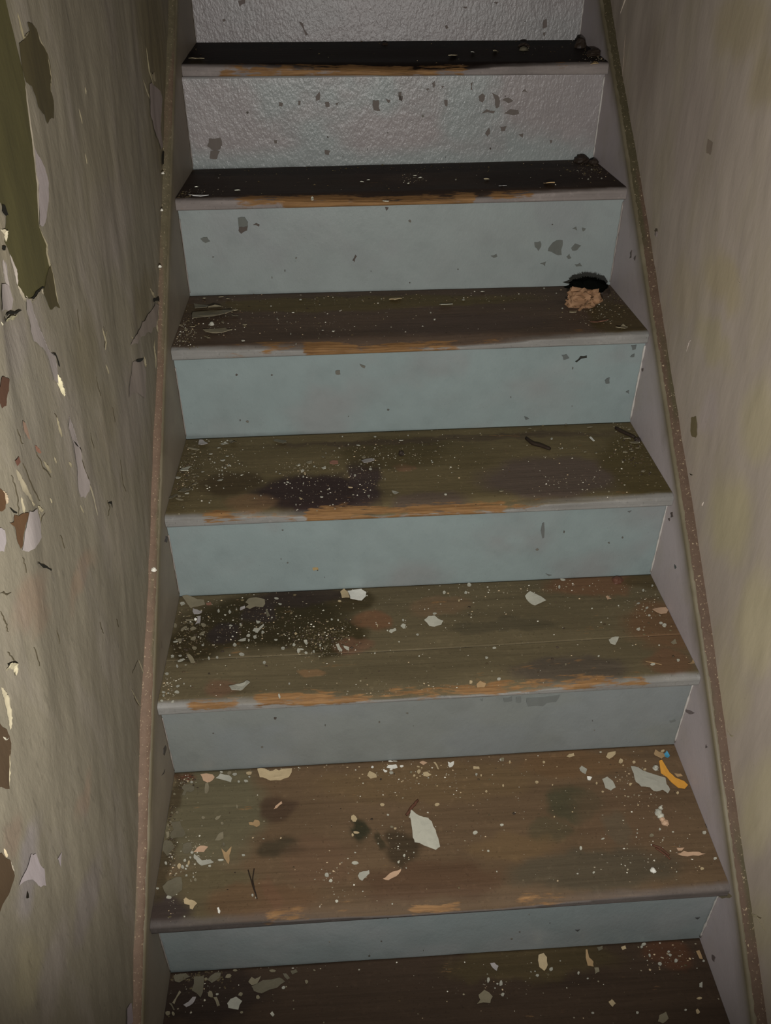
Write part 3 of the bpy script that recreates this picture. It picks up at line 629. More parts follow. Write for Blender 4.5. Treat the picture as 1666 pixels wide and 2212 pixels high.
#@@DEBRIS
# ------------------------------------------------------------------ debris on the treads
KEY = {'w': (205, 203, 194), 'g': (150, 148, 136), 'G': (166, 164, 150), 'c': (166, 148, 116), 'p': (172, 142, 116), 'o': (116, 108, 88), 'l': (146, 140, 138), 'O': (186, 132, 50),
       'b': (62, 128, 156), 'k': (122, 86, 70), 't': (150, 124, 90), 'd': (44, 34, 26), 'v': (92, 86, 70), 'r': (86, 56, 42)}
KFL = 1.12
KMUL = {3: 1.3, 4: 1.8, 5: 2.6, 6: 2.8}
def flake(name, k, px, key, label, cat='paint flake', group=None, curl=None, th=.0007, tilt=None, rag=1, amp=.09, lift=.0004):
    px = ragged(px, rag, amp) if rag else [np.array(p, float) for p in px]
    c0 = np.mean(px, 0); o = on_tread(k, *c0)
    P = np.array([on_z(p[0], p[1], o[2])[:2] for p in px])
    P[:, 0] = np.clip(P[:, 0], -W2 + .0012, W2 - .0012)
    yb = np.minimum(riser_y(k + 1, P[:, 0]) - .0012, 9); P[:, 1] = np.minimum(P[:, 1], yb)
    d = P - P.mean(0); ctr = P.mean(0)
    u, s, vt = np.linalg.svd(d, full_matrices=False); ax = vt[0]; L = np.abs(d @ ax).max() + 1e-6
    curl = random.uniform(.02, .10) if curl is None else curl
    t1, t2 = (random.uniform(-.05, .05), random.uniform(-.05, .12)) if tilt is None else tilt
    def zz(Q):
        dd = Q - ctr; b = (dd @ ax) / L
        r = curl * L * b * b + t1 * dd[:, 0] + t2 * dd[:, 1]
        return r
    n = len(P)
    inner = ctr + d * .45
    allp = np.concatenate([P, inner, [ctr]])
    h = zz(allp); h = h - h.min() + lift
    zt = tread_top(k, allp[:, 0], allp[:, 1]) + h
    top = np.column_stack([allp, zt + th]); bot = np.column_stack([P, zt[:n]])
    V = np.concatenate([top, bot]); F = []
    area = sum(P[i, 0] * P[(i + 1) % n, 1] - P[(i + 1) % n, 0] * P[i, 1] for i in range(n))
    for i in range(n):
        j = (i + 1) % n
        F.append([i, j, n + j, n + i]); F.append([n + i, n + j, 2 * n])
        F.append([i, 2 * n + 1 + i, 2 * n + 1 + j, j])
    F.append([2 * n + 1 + i for i in range(n)][::-1])
    if area < 0: F = [f[::-1] for f in F]
    kf = KFL * KMUL.get(k, 1)
    col = np.tile(alb(KEY[key], kf) if isinstance(key, str) else alb(key, kf), (len(V), 1)) * (.86 + .28 * fbm(V[:, 0] * 90, V[:, 1] * 90, 7))[:, None]
    ob = obj(name, V, F, M_flake, col=col, smooth=False, loc=(float(ctr[0]), float(ctr[1]), float(V[:, 2].min())))
    return tag(ob, label, cat, group)
def oval(x, y, w, h, rot=0, n=7, jag=.22):
    a0 = random.random(); out = []
    for i in range(n):
        a = 2 * math.pi * (i + a0 * .5) / n; r = 1 + jag * random.uniform(-1, 1)
        dx, dy = w / 2 * math.cos(a) * r, h / 2 * math.sin(a) * r
        c, s_ = math.cos(rot), math.sin(rot); out.append((x + dx * c - dy * s_, y + dx * s_ + dy * c))
    return out
def lump(name, k, px, py, wpx, hpx, key, label, cat, group=None, flat=.8):
    o = on_tread(k, px, py + hpx / 2)
    dist = np.linalg.norm(o - CAM); rx = wpx / 2 / FPX * dist; rz = hpx / 2 / FPX * dist * flat; ry = min(rx, .02)
    o[1] = min(o[1], float(riser_y(k + 1, o[0])) - ry - .0012) if k >= 0 else o[1]
    zt = float(tread_top(k, o[0], o[1])) - .0006
    V = []; F = []; nu, nv = 11, 6
    for i in range(nv + 1):
        ph = math.pi / 2 * i / nv
        for j in range(nu):
            a = 2 * math.pi * j / nu
            r = .72 + .56 * float(vnoise(3 * math.cos(a) + px * .31, 3 * math.sin(a) + i * .9 + py * .17, 3))
            V.append((o[0] + rx * r * math.cos(a) * math.cos(ph), o[1] + ry * r * math.sin(a) * math.cos(ph), zt + 2 * rz * math.sin(ph) * (.8 + .3 * r * .7)))
    for i in range(nv):
        for j in range(nu): F.append([i * nu + j, i * nu + (j + 1) % nu, (i + 1) * nu + (j + 1) % nu, (i + 1) * nu + j])
    F.append([j for j in range(nu)][::-1])
    V = np.array(V); V[:, 0] = np.clip(V[:, 0], -W2 + .001, W2 - .001)
    col = np.tile(alb(KEY[key], KFL), (len(V), 1)) * (.8 + .4 * fbm(V[:, 0] * 120, V[:, 2] * 120, 9))[:, None]
    ob = obj(name, V, F, M_flake, col=col, smooth=False, loc=(float(o[0]), float(o[1]), zt))
    return tag(ob, label, cat, group)
def twig(name, k, pts, rpx, key, label, cat='twig', ends=None):
    P = []
    for i, (a, b) in enumerate(pts):
        p = on_tread(k, a, b); r = rpx / FPX * np.linalg.norm(p - CAM); p = on_tread(k, a, b, r * .9); P.append(p)
    P = np.array(P); t = np.linspace(0, len(P) - 1, (len(P) - 1) * 3 + 1); i = np.clip(t.astype(int), 0, len(P) - 2); f = (t - i)[:, None]
    Q = P[i] * (1 - f) + P[i + 1] * f; Q[:, :2] += .12 * r * RNG.normal(size=(len(Q), 2))
    rr = [r * (.55 + .45 * math.sin(math.pi * (j + .6) / (len(Q) + .2)) ** .4) for j in range(len(Q))]
    V, F = tube(Q, rr, 7, .12); lo = V.min(0)
    col = np.tile(alb(KEY[key], KFL), (len(V), 1))
    ob = obj(name, V, F, M_twig_t, col=col, loc=(float(Q[:, 0].mean()), float(Q[:, 1].mean()), float(lo[2])))
    return tag(ob, label, cat)
M_twig_t = surf('dry_twig_bark', None, 0.7, var=[((300, 300, 300), 3, .4, .7, .5, 0.5)], bump=[((300, 300, 300), 3, .4, .001)], spec=.2)
CA, CB, CC, CD, CE, CF = (330, 1640, .24), (330, 1820, .24), (700, 1620, .24), (700, 1800, .24), (1080, 1590, .24), (1200, 1760, .24)
CG, CH = (340, 2070, .24), (960, 2010, .36)
CI, CJ, CK, CL = (340, 1270, .18), (340, 1390, .18), (620, 1250, .24), (1000, 1230, .312)
CM, CN, CO = (350, 930, .18), (620, 930, .216), (1050, 890, .252)
CP, CQ = (360, 620, .24), (850, 420, .42)
CT1, CT2 = (300, 0, .36), (850, 0, .36)
ID = (0, 0, 1)
T1N, T2N, T3N, T4N, T0N = 'second tread from the bottom', 'third tread from the bottom', 'fourth tread from the bottom', 'fifth tread from the bottom', 'lowest tread in view'
BIG = [
 # ---- second tread from the bottom of the picture
 (CA, 1, 'c', 'wide jagged cream paint flake against the riser of the second tread', [(945, 105), (1010, 97), (1050, 117), (1110, 95), (1140, 108), (1165, 93), (1255, 92), (1252, 125), (1225, 165), (1150, 190), (1060, 195), (1020, 180), (965, 175), (950, 130)]),
 (CA, 1, 'p', 'peach fan-shaped paint flake in the back left corner of the second tread', [(430, 142), (540, 142), (558, 165), (535, 195), (490, 212), (455, 195)]),
 (CA, 1, 'o', 'narrow upright grey strip of paint just below the peach fan-shaped flake', [(475, 222), (500, 215), (505, 290), (490, 318), (470, 315)]),
 (CA, 1, 'g', 'grey four-cornered paint flake right of the peach fan-shaped flake', [(610, 138), (690, 150), (715, 175), (705, 208), (570, 180)]),
 (CA, 1, 'v', 'hook-shaped olive grey paint flake in the back left corner of the second tread', [(280, 240), (330, 230), (375, 255), (375, 280), (340, 300), (305, 290), (290, 330), (265, 325), (285, 285), (262, 265)]),
 (CA, 1, 'p', 'thin slanting peach sliver below the wide jagged cream flake', [(1160, 385), (1167, 402), (1120, 440), (1090, 452), (1105, 425)]),
 (CA, 1, 'v', 'large triangular olive grey paint flake at the left end of the second tread', [(165, 575), (250, 565), (260, 610), (300, 690), (270, 715), (165, 720), (155, 690), (190, 640)]),
 (CA, 1, 'o', 'small olive grey flake touching the large triangular one by the left stringer', [(120, 660), (148, 655), (150, 700), (125, 715)]),
 (CA, 1, 'o', 'squarish grey paint flake alone right of the large triangular olive flake', [(590, 680), (635, 660), (638, 715), (600, 735), (560, 735)]),
 (CA, 1, 't', 'tan tailed paint flake under the slanting peach sliver', [(920, 550), (960, 560), (965, 600), (935, 615), (905, 600), (870, 595), (865, 575), (905, 575)]),
 (CA, 1, 'o', 'small slanting grey flake in the left part of the second tread', [(560, 540), (575, 520), (615, 508), (605, 530), (570, 553)]),
 (ID, 1, 'v', 'kite-shaped olive grey flake below the large triangular one by the left stringer', [(352, 1822), (359, 1816), (371, 1819), (378, 1832), (375, 1835), (362, 1852), (352, 1839)]),
 (CB, 1, 'v', 'rounded grey flake left of the pinkish pointed flake', [(275, 20), (350, 10), (358, 55), (325, 100), (280, 100), (265, 70)]),
 (CB, 1, 'p', 'pinkish pointed paint flake touching the rounded grey flake', [(365, 90), (400, 50), (430, 32), (500, 45), (460, 88)]),
 (CB, 1, 'g', 'bent pale grey flake below the pinkish pointed flake', [(375, 110), (420, 140), (440, 165), (520, 155), (550, 180), (525, 190), (440, 210), (410, 190), (390, 160), (370, 145)]),
 (CB, 1, 't', 'Y-shaped tan paint flake with two prongs pointing up the stair', [(620, 60), (660, 95), (700, 55), (712, 45), (690, 120), (685, 200), (660, 165), (635, 110)]),
 (CB, 1, 'v', 'large dull olive flake near the front left corner of the second tread', [(90, 400), (130, 360), (200, 325), (260, 320), (265, 430), (215, 470), (180, 495), (130, 480)]),
 (CB, 1, 'c', 'L-shaped cream flake near the front left corner of the second tread', [(280, 520), (300, 500), (330, 520), (355, 520), (400, 550), (360, 608), (335, 600), (345, 570), (285, 555)]),
 (CB, 1, 'w', 'small white upright oval chip right of the L-shaped cream flake', [(580, 592), (597, 587), (610, 620), (603, 643), (588, 635)]),
 (CC, 1, 'c', 'five-cornered cream flake near the riser, left of the white splintered cluster', [(390, 235), (410, 195), (470, 225), (475, 250), (420, 260)]),
 (CC, 1, 'w', 'splintered white paint flake against the riser of the second tread', [(565, 165), (580, 140), (650, 135), (662, 165), (610, 172)]),
 (CC, 1, 'p', 'pale peach oval flake against the riser, above the large pointed grey flake', [(860, 120), (890, 102), (930, 120), (895, 140)]),
 (CC, 1, 'c', 'cream oval flake below the pale peach oval one', [(890, 210), (930, 202), (968, 230), (930, 245), (895, 235)]),
 (CC, 1, 'c', 'thin cream sliver left of the white star-shaped flake', [(985, 115), (1003, 113), (1035, 180), (1020, 175)]),
 (CC, 1, 'w', 'white star-shaped paint flake against the riser of the second tread', [(1115, 110), (1140, 120), (1170, 105), (1170, 130), (1155, 155), (1130, 165), (1120, 140)]),
 (CC, 1, 'c', 'small cream oblong flake right of the white star-shaped one', [(1345, 150), (1395, 155), (1400, 178), (1345, 175)]),
 (ID, 1, 'G', 'largest pale grey paint flake, long and pointed, in the middle of the second tread', [(887, 1753), (885, 1766), (889, 1785), (892, 1811), (896, 1821), (916, 1827), (942, 1836), (951, 1829), (947, 1811), (941, 1793), (933, 1776), (925, 1769), (915, 1768), (905, 1765), (893, 1757)]),
 (CD, 1, 'g', 'small whitish grey tailed flake near the worn nosing of the second tread', [(305, 390), (320, 360), (385, 345), (405, 335), (410, 365), (380, 395), (345, 432), (320, 420)]),
 (CD, 1, 'p', 'peach lens-shaped flake beside the small whitish tailed flake', [(530, 415), (570, 385), (620, 350), (695, 330), (690, 350), (650, 390), (580, 425)]),
 (CE, 1, 'g', 'small grey diamond flake in the back right part of the second tread', [(715, 295), (735, 272), (785, 300), (770, 350), (720, 315)]),
 (CE, 1, 'w', 'small whitish flake touching the lower tip of the grey diamond', [(785, 365), (830, 375), (815, 400), (790, 395)]),
 (CE, 1, 'g', 'rounded grey flake between the grey diamond and the large grey flake', [(920, 395), (965, 375), (1015, 410), (1043, 465), (1000, 492), (950, 470)]),
 (CE, 1, 'g', 'large grey flake with cream torn edge beside the orange strip', [(1175, 290), (1240, 295), (1330, 335), (1490, 380), (1500, 440), (1530, 490), (1510, 525), (1470, 490), (1440, 500), (1380, 500), (1350, 470), (1270, 465), (1220, 425), (1200, 350)]),
 (CE, 1, 't', 'star-shaped tan flake in the back right corner of the second tread', [(1385, 165), (1400, 125), (1430, 145), (1470, 155), (1485, 190), (1455, 210), (1400, 180)]),
 (CE, 1, 'c', 'torn cream flake against the riser, left of the back right corner', [(955, 190), (970, 155), (1040, 145), (1040, 170), (985, 208)]),
 (CE, 1, 'c', 'jagged small cream flake against the riser in the right part of the second tread', [(600, 190), (625, 165), (665, 158), (672, 180), (625, 195)]),
 (CE, 1, 't', 'tan oblong flake between the orange strip and the right stringer', [(1570, 340), (1630, 345), (1645, 365), (1600, 370)]),
 (CF, 1, 'p', 'small peach wedge above the long peach leaf-shaped flake', [(1090, 300), (1160, 300), (1140, 325), (1105, 325)]),
 (CF, 1, 'p', 'long peach leaf-shaped flake by the right stringer of the second tread', [(1095, 360), (1155, 330), (1185, 342), (1290, 338), (1350, 357), (1290, 372), (1190, 378)]),
 # ---- lowest tread in view
 (CG, 0, 'g', 'five-cornered grey flake on the dark left half of the lowest tread', [(660, 370), (710, 350), (765, 390), (730, 465), (640, 450), (630, 410)]),
 (CG, 0, 'o', 'notched grey flake lying on the broad dull flake of the lowest tread', [(820, 215), (850, 170), (880, 190), (935, 165), (900, 230), (850, 245)]),
 (CG, 0, 'v', 'broad dull brown-grey flake on the left half of the lowest tread', [(850, 260), (950, 200), (1100, 180), (1150, 220), (1080, 270), (940, 320), (870, 300)]),
 (CG, 0, 'v', 'slanting oblong flake right of the notched grey flake on the lowest tread', [(1130, 140), (1160, 140), (1195, 185), (1170, 195)]),
 (CG, 0, 'v', 'dull flake in the dark back left corner of the lowest tread', [(150, 160), (260, 140), (300, 170), (200, 220), (160, 210)]),
 (CG, 0, 'v', 'tall ragged dull flake right of the dark back left corner', [(330, 170), (420, 165), (415, 260), (390, 360), (310, 290)]),
 (CG, 0, 'v', 'broken flake with two corners, above the slim upright strip on the lowest tread', [(450, 200), (520, 135), (575, 135), (560, 180), (490, 225)]),
 (CG, 0, 'o', 'slim slanting strip of paint near the left stringer of the lowest tread', [(200, 295), (215, 310), (155, 415), (135, 405)]),
 (CG, 0, 'l', 'curved lavender grey flake right of the slim slanting strip', [(235, 425), (320, 350), (350, 350), (320, 410), (260, 445)]),
 (CG, 0, 'o', 'slim upright strip of paint left of the five-cornered grey flake', [(505, 355), (535, 350), (565, 430), (540, 440)]),
 (CG, 0, 'v', 'small splinter of paint by the left stringer of the lowest tread', [(105, 405), (130, 410), (160, 470), (145, 470)]),
 (CG, 0, 'v', 'faint flake against the dark riser of the lowest tread', [(1200, 115), (1250, 100), (1265, 130), (1215, 150)]),
 (CG, 0, 'G', 'tiny bright four-pointed flake right of the five-cornered grey one', [(1015, 500), (1035, 480), (1055, 510), (1040, 530)]),
 (CH, 0, 'c', 'bright cream oblong flake in the middle of the lowest tread', [(565, 150), (595, 140), (615, 165), (620, 210), (600, 245), (570, 220), (562, 180)]),
 (CH, 0, 't', 'tall tan boot-shaped flake right of the bright cream oblong', [(848, 118), (858, 118), (870, 165), (895, 190), (895, 220), (860, 215)]),
 (CH, 0, 'o', 'small grey flake at the toe of the tall tan boot-shaped flake', [(900, 225), (925, 225), (930, 250), (905, 265)]),
 (CH, 0, 'l', 'small lavender oval flake left of the bright cream oblong', [(275, 200), (300, 195), (325, 215), (315, 245), (290, 225)]),
 (CH, 0, 'o', 'tree-shaped olive grey flake left of the middle of the lowest tread', [(205, 390), (240, 358), (290, 400), (275, 440), (195, 447), (215, 420)]),
 (CH, 0, 'o', 'olive flake at the bottom edge of the photo, right half', [(1290, 510), (1330, 490), (1345, 530), (1310, 561), (1280, 550)]),
 (CH, 0, 't', 'orange-tan flake beside the right stringer of the lowest tread', [(1510, 125), (1530, 120), (1550, 175), (1530, 170)]),
 (CH, 0, 'c', 'small yellowish cream flake alone on the right half of the lowest tread', [(985, 430), (1005, 415), (1028, 440), (1010, 460)]),
 (CH, 0, 'c', 'small cream square flake near the riser of the lowest tread', [(1060, 102), (1085, 92), (1092, 110), (1070, 120)]),
 (CH, 0, 'v', 'dull olive flake left of the small cream square near the lowest riser', [(915, 102), (950, 95), (950, 115), (925, 125)]),
 (CH, 0, 'g', 'small grey upright flake near the right stringer of the lowest tread', [(1530, 320), (1548, 310), (1548, 345), (1530, 340)]),
 # ---- third tread from the bottom
 (CI, 2, 'o', 'broad beige grey flake in the back left corner of the third tread', [(300, 120), (360, 98), (440, 125), (480, 145), (560, 150), (575, 205), (480, 225), (400, 245), (370, 210)]),
 (CI, 2, 'g', 'small pale flake between the broad beige grey flake and the left stringer', [(270, 185), (320, 175), (335, 200), (290, 222)]),
 (CI, 2, 'k', 'small pinkish brown flake at the tip of the broad beige grey flake', [(585, 185), (640, 175), (655, 205), (590, 210)]),
 (CI, 2, 'l', 'lavender grey flake below the broad beige grey flake', [(430, 250), (480, 265), (510, 280), (540, 285), (530, 310), (440, 318), (425, 290)]),
 (CI, 2, 'l', 'crescent-shaped lavender flake beside the bright white pebble of plaster', [(490, 348), (520, 352), (515, 420), (455, 440), (480, 400)]),
 (CI, 2, 'o', 'thin grey strip left of the bright white pebble of plaster', [(340, 388), (430, 380), (440, 395), (350, 402)]),
 (CI, 2, 'o', 'shell-shaped beige flake with scalloped edge at the back of the third tread', [(1060, 190), (1090, 145), (1150, 125), (1220, 125), (1290, 142), (1295, 200), (1270, 240), (1180, 235), (1110, 275), (1060, 255), (1100, 215)]),
 (CI, 2, 'l', 'small lavender flake at the lower left of the shell-shaped one', [(990, 265), (1000, 235), (1050, 222), (1055, 245), (1020, 265), (1000, 278)]),
 (CI, 2, 'v', 'narrow olive flake right of the shell-shaped one', [(1300, 270), (1320, 270), (1350, 330), (1315, 360)]),
 (CI, 2, 'g', 'bird-shaped grey flake amid the dark crumbs of the third tread', [(1145, 520), (1165, 485), (1215, 490), (1280, 440), (1280, 460), (1200, 545)]),
 (CI, 2, 'g', 'tadpole-shaped pale flake below the bird-shaped grey one', [(970, 640), (1000, 620), (1065, 608), (1060, 640), (1000, 645)]),
 (CI, 2, 'g', 'small triangular grey flake just above the bird-shaped one', [(1185, 400), (1240, 405), (1225, 430), (1195, 432)]),
 (CJ, 2, 'G', 'raised pale grey flake near the worn nosing of the third tread', [(865, 550), (900, 525), (950, 490), (1080, 465), (1120, 515), (1055, 560), (1010, 605), (900, 615)]),
 (CJ, 2, 'o', 'curved grey flake at the lower edge of the dark patch of the third tread', [(355, 145), (390, 140), (435, 185), (465, 235), (400, 235), (375, 185)]),
 (CK, 2, 'w', 'large white jagged flake against the riser of the third tread', [(545, 118), (600, 104), (670, 96), (690, 112), (715, 125), (710, 165), (675, 205), (610, 200), (570, 195), (562, 150)]),
 (CK, 2, 'c', 'cream flake tucked against the left side of the large white one', [(480, 122), (515, 95), (545, 118), (558, 150), (565, 178), (495, 178)]),
 (CK, 2, 'G', 'pale lens-shaped flake with dark specks in the middle of the third tread', [(1235, 380), (1275, 345), (1330, 340), (1408, 385), (1390, 415), (1330, 432), (1280, 425)]),
 (CK, 2, 'G', 'small pale rounded flake left of the lens-shaped flake', [(1022, 430), (1045, 408), (1070, 420), (1068, 455), (1045, 455)]),
 (CK, 2, 'G', 'small pale oblong flake left of the rounded one, third tread', [(918, 480), (930, 460), (975, 452), (985, 470), (940, 492)]),
 (CK, 2, 'G', 'slanting pale oval flake at the edge of the dark crumbs, third tread', [(440, 595), (465, 588), (500, 650), (490, 668), (460, 645)]),
 (CK, 2, 'G', 'small pale wedge touching the slanting oval flake, third tread', [(508, 610), (560, 622), (560, 648), (515, 625)]),
 (CK, 2, 'G', 'small upright pale flake in the dark crumbs left of the slanting oval', [(150, 560), (180, 555), (188, 590), (175, 605)]),
 (CL, 2, 'G', 'pale four-cornered flake with a dark nick, right half of the third tread', [(430, 190), (465, 160), (510, 180), (575, 222), (500, 252), (455, 225)]),
 (CL, 2, 'p', 'tan-pink pear-shaped flake beside the right stringer of the third tread', [(1310, 285), (1350, 270), (1405, 265), (1425, 285), (1410, 310), (1370, 315)]),
 (CL, 2, 'G', 'pale shield-shaped flake near the board joint, right part of the third tread', [(1010, 490), (1030, 475), (1080, 470), (1070, 500), (1055, 528), (1020, 515)]),
 (CL, 2, 'o', 'small triangular flake right of the shield-shaped one', [(1440, 508), (1470, 485), (1482, 515), (1460, 522)]),
 (CL, 2, 'p', 'small pinkish triangular flake above the shield-shaped one', [(990, 190), (1005, 185), (1028, 205), (1000, 213)]),
 (CL, 2, 't', 'small tan rounded flake on the worn nosing of the third tread', [(95, 800), (120, 780), (160, 795), (150, 815), (100, 818)]),
 (CL, 2, 't', 'curled tan flake standing at the right end of the third tread', [(1555, 665), (1590, 640), (1625, 625), (1628, 650), (1575, 670)]),
 # ---- fourth tread
 (CM, 3, 'l', 'lavender grey fin-shaped flake in the back left corner of the fourth tread', [(440, 185), (450, 115), (490, 115), (550, 165), (550, 180), (470, 200)]),
 (CM, 3, 'g', 'cup-shaped flake with pale rim right of the fin-shaped one', [(715, 160), (760, 140), (800, 165), (790, 205), (740, 210), (715, 180)]),
 (CM, 3, 'v', 'dull olive flake touching the cup-shaped one', [(800, 132), (830, 118), (900, 150), (880, 190), (840, 185)]),
 (CM, 3, 'v', 'dull olive oblong flake against the riser, left part of the fourth tread', [(1340, 118), (1380, 105), (1490, 130), (1500, 175), (1450, 180), (1345, 140)]),
 (CM, 3, 'G', 'pale torn flake by the left stringer of the fourth tread', [(215, 510), (240, 470), (300, 440), (345, 435), (320, 480), (315, 525), (240, 535)]),
 (CM, 3, 'v', 'large olive grey flake by the left stringer near the front', [(200, 760), (270, 685), (310, 710), (380, 700), (330, 745), (270, 770)]),
 (CM, 3, 'v', 'narrow olive flake below the large olive grey one', [(95, 810), (160, 770), (200, 770), (120, 850), (90, 850)]),
 (CM, 3, 'o', 'slanting olive grey flake above the large olive grey one', [(370, 660), (400, 630), (440, 640), (410, 675), (365, 695)]),
 (CM, 3, 'g', 'small grey oval flake at the left end of the dark stain', [(665, 615), (690, 590), (735, 590), (720, 615), (680, 628)]),
 (CN, 3, 'l', 'lavender rectangular flake right above the dark stain of the fourth tread', [(745, 325), (850, 282), (880, 310), (840, 340), (770, 375)]),
 (CN, 3, 'g', 'small grey arrowhead flake right of the dark stain', [(1048, 605), (1118, 625), (1080, 660)]),
 (CN, 3, 'k', 'pinkish brown oval flake left of the lavender rectangle', [(425, 325), (450, 305), (510, 310), (515, 340), (470, 350), (430, 345)]),
 (CN, 3, 'o', 'grey wedge flake left of the pinkish brown oval', [(190, 325), (250, 305), (250, 335), (215, 350)]),
 (CN, 3, 'G', 'small pale square flake between the grey wedge and the pinkish oval', [(345, 375), (385, 360), (390, 390), (365, 398)]),
 (CN, 3, 'o', 'small triangular flake above the pale square, fourth tread', [(345, 260), (380, 265), (360, 292)]),
 (CO, 3, 'w', 'small white upright chip in the back right part of the fourth tread', [(885, 222), (900, 214), (930, 265), (915, 270)]),
 (CO, 3, 'o', 'olive grey flake touching the right stringer below the black clod', [(1225, 260), (1300, 257), (1310, 282), (1240, 275)]),
 (CO, 3, 'o', 'smaller olive grey flake left of the one under the black clod', [(1175, 225), (1230, 222), (1240, 240), (1180, 240)]),
 # ---- fifth tread
 (CP, 4, 'o', 'grey folded paint flake on top of the curled sheet in the left corner', [(370, 195), (440, 165), (500, 185), (495, 215), (380, 220)]),
 (CP, 4, 'v', 'broad olive curled sheet of paint at the left end of the fifth tread', [(235, 262), (245, 242), (560, 238), (600, 265), (430, 300), (240, 335)]),
 (CP, 4, 'o', 'long grey torn flake below the broad olive curled sheet', [(330, 405), (420, 385), (530, 370), (545, 400), (595, 410), (560, 420), (450, 440), (370, 430)]),
 (CP, 4, 'v', 'dark olive flake in the back left corner of the fifth tread', [(245, 150), (330, 165), (380, 175), (370, 220), (260, 230)]),
 (CP, 4, 'o', 'small slanting sliver below the long grey torn flake', [(335, 445), (370, 450), (395, 475), (370, 480)]),
 (CP, 4, 'v', 'narrow olive flake at the right tip of the broad curled sheet', [(605, 262), (640, 260), (650, 268), (640, 280), (590, 282)]),
 (CT1, 4, 'c', 'curved cream flake against the riser in the middle of the fifth tread', [(1502, 1808), (1512, 1792), (1570, 1793), (1580, 1803), (1540, 1812)]),
 (CQ, 4, 'G', 'pale notched flake right of the curved cream one, fifth tread', [(235, 575), (250, 565), (300, 570), (305, 582), (245, 585)]),
 (CQ, 4, 'o', 'thin grey strip below the tan shredded clump', [(905, 600), (945, 600), (940, 612), (905, 612)]),
 (CQ, 4, 'k', 'reddish tan torn flake in the right part of the fifth tread', [(1010, 655), (1060, 655), (1105, 655), (1060, 670), (1045, 685), (1025, 670)]),
 (CQ, 4, 'o', 'grey standing triangular flake near the right end of the fifth tread', [(1140, 705), (1180, 672), (1205, 692), (1190, 708)]),
 # ---- sixth and top tread
 (CT1, 5, 'G', 'thin pale forked sliver at the left end of the sixth tread', [(298, 1168), (330, 1176), (420, 1172), (420, 1182), (325, 1188)]),
 (CT2, 5, 'w', 'small white oblong flake in the right half of the sixth tread', [(632, 1118), (655, 1115), (680, 1125), (655, 1135)]),
 (CT2, 5, 't', 'tan oblong flake with pale tip, right half of the sixth tread', [(900, 1100), (920, 1098), (970, 1108), (965, 1122), (915, 1118)]),
 (CT2, 6, 't', 'ochre flake at the right end of the top tread', [(1185, 370), (1210, 362), (1235, 368), (1215, 378)]),
 (CT1, 6, 'o', 'olive grey flake at the left end of the top tread', [(300, 370), (340, 360), (395, 366), (345, 382)]),
]
for cr, k, key, lab, pts in BIG:
    grazing = k >= 3
    kw = dict(tilt=(random.uniform(-.08, .08), -random.uniform(.10, .35) if k >= 3 else random.uniform(-.12, .06)))
    if 'curled' in lab or 'standing' in lab or 'raised' in lab or 'cup' in lab: kw = dict(tilt=(.05, -.35), curl=.35)
    if 'curled sheet' in lab and 'olive curled' in lab: kw = dict(tilt=(.02, -.16), curl=.10)
    name = 'paint_flake'
    flake(name, k, crop(cr, pts), key, lab, **kw)
flake('orange_strip', 1, [(1422, 1651), (1428, 1649), (1437, 1661), (1440, 1668), (1452, 1676), (1465, 1688), (1478, 1689), (1486, 1697), (1480, 1704), (1466, 1702), (1450, 1690), (1440, 1680), (1427, 1673)], 'O', 'bright orange-yellow strip in the back right corner of the second tread', 'strip', curl=.08, th=.0012, rag=0)
flake('blue_scrap', 1, crop(CE, [(1475, 165), (1500, 145), (1530, 180), (1510, 200), (1480, 185)]), 'b', 'small bright blue scrap in the back right corner of the second tread', 'scrap', curl=.3)
for i, (a, b, c, d, kk) in enumerate([(1427, 1742, 8, 9, 'G'), (1423, 1751, 15, 10, 'g'), (1428, 1759, 14, 9, 'G'), (1431, 1767, 11, 8, 'p'), (1437, 1774, 14, 8, 'p')]):
    lump('plaster_lump', 1, a, b, c, d, kk, 'pale crumbled lump, ' + ['topmost', 'second from the top', 'middle one', 'second from the bottom', 'lowest'][i] + ' of a short row near the right stringer', 'plaster lump', 'row of crumbled lumps on the second tread')
lump('plaster_lump', 1, 1411, 1876, 11, 9, 'w', 'bright white pebble of plaster near the front of the second tread', 'plaster lump')
lump('plaster_lump', 2, 423, 1335, 7, 7, 'w', 'bright white pebble of plaster at the left end of the third tread', 'plaster lump')
lump('plaster_lump', 1, 1416, 1654, 11, 12, 'g', 'curly pale lump between the blue scrap and the large grey flake', 'plaster lump')
lump('rusty_lump', 2, 1334, 1249, 24, 11, 'r', 'dark rusty brown lump against the riser of the third tread', 'lump')
lump('dirt_clod', 5, 1253, 338, 30, 16, 'd', 'dark rounded clod of dirt in the back right corner of the sixth tread', 'clod')
lump('dirt_clod', 5, 1283, 348, 20, 12, 'd', 'smaller dark clod right of the rounded one on the sixth tread', 'clod')
lump('dirt_clod', 6, 1254, 92, 22, 20, 'd', 'dark clod of dirt in the back right corner of the top tread', 'clod')
lump('dirt_clod', 6, 1285, 112, 34, 14, 'd', 'low dark clod at the right end of the top tread', 'clod')
lump('dirt_clod', 6, 1131, 96, 22, 10, 'd', 'dark clod against the riser right of the middle of the top tread', 'clod')
lump('dirt_clod', 3, 1377, 947, 14, 10, 'd', 'black clod touching the right stringer on the fourth tread', 'clod')
lump('dirt_clod', 6, 832, 94, 12, 6, 'd', 'small dark clod against the riser in the middle of the top tread', 'clod')
lump('dirt_clod', 3, 867, 976, 13, 12, 'd', 'small black splintered clod right of the middle of the fourth tread', 'clod')
lump('dirt_clod', 4, 1300, 622, 38, 16, 'd', 'dark dusty clod between the tan shredded clump and the right corner', 'clod')
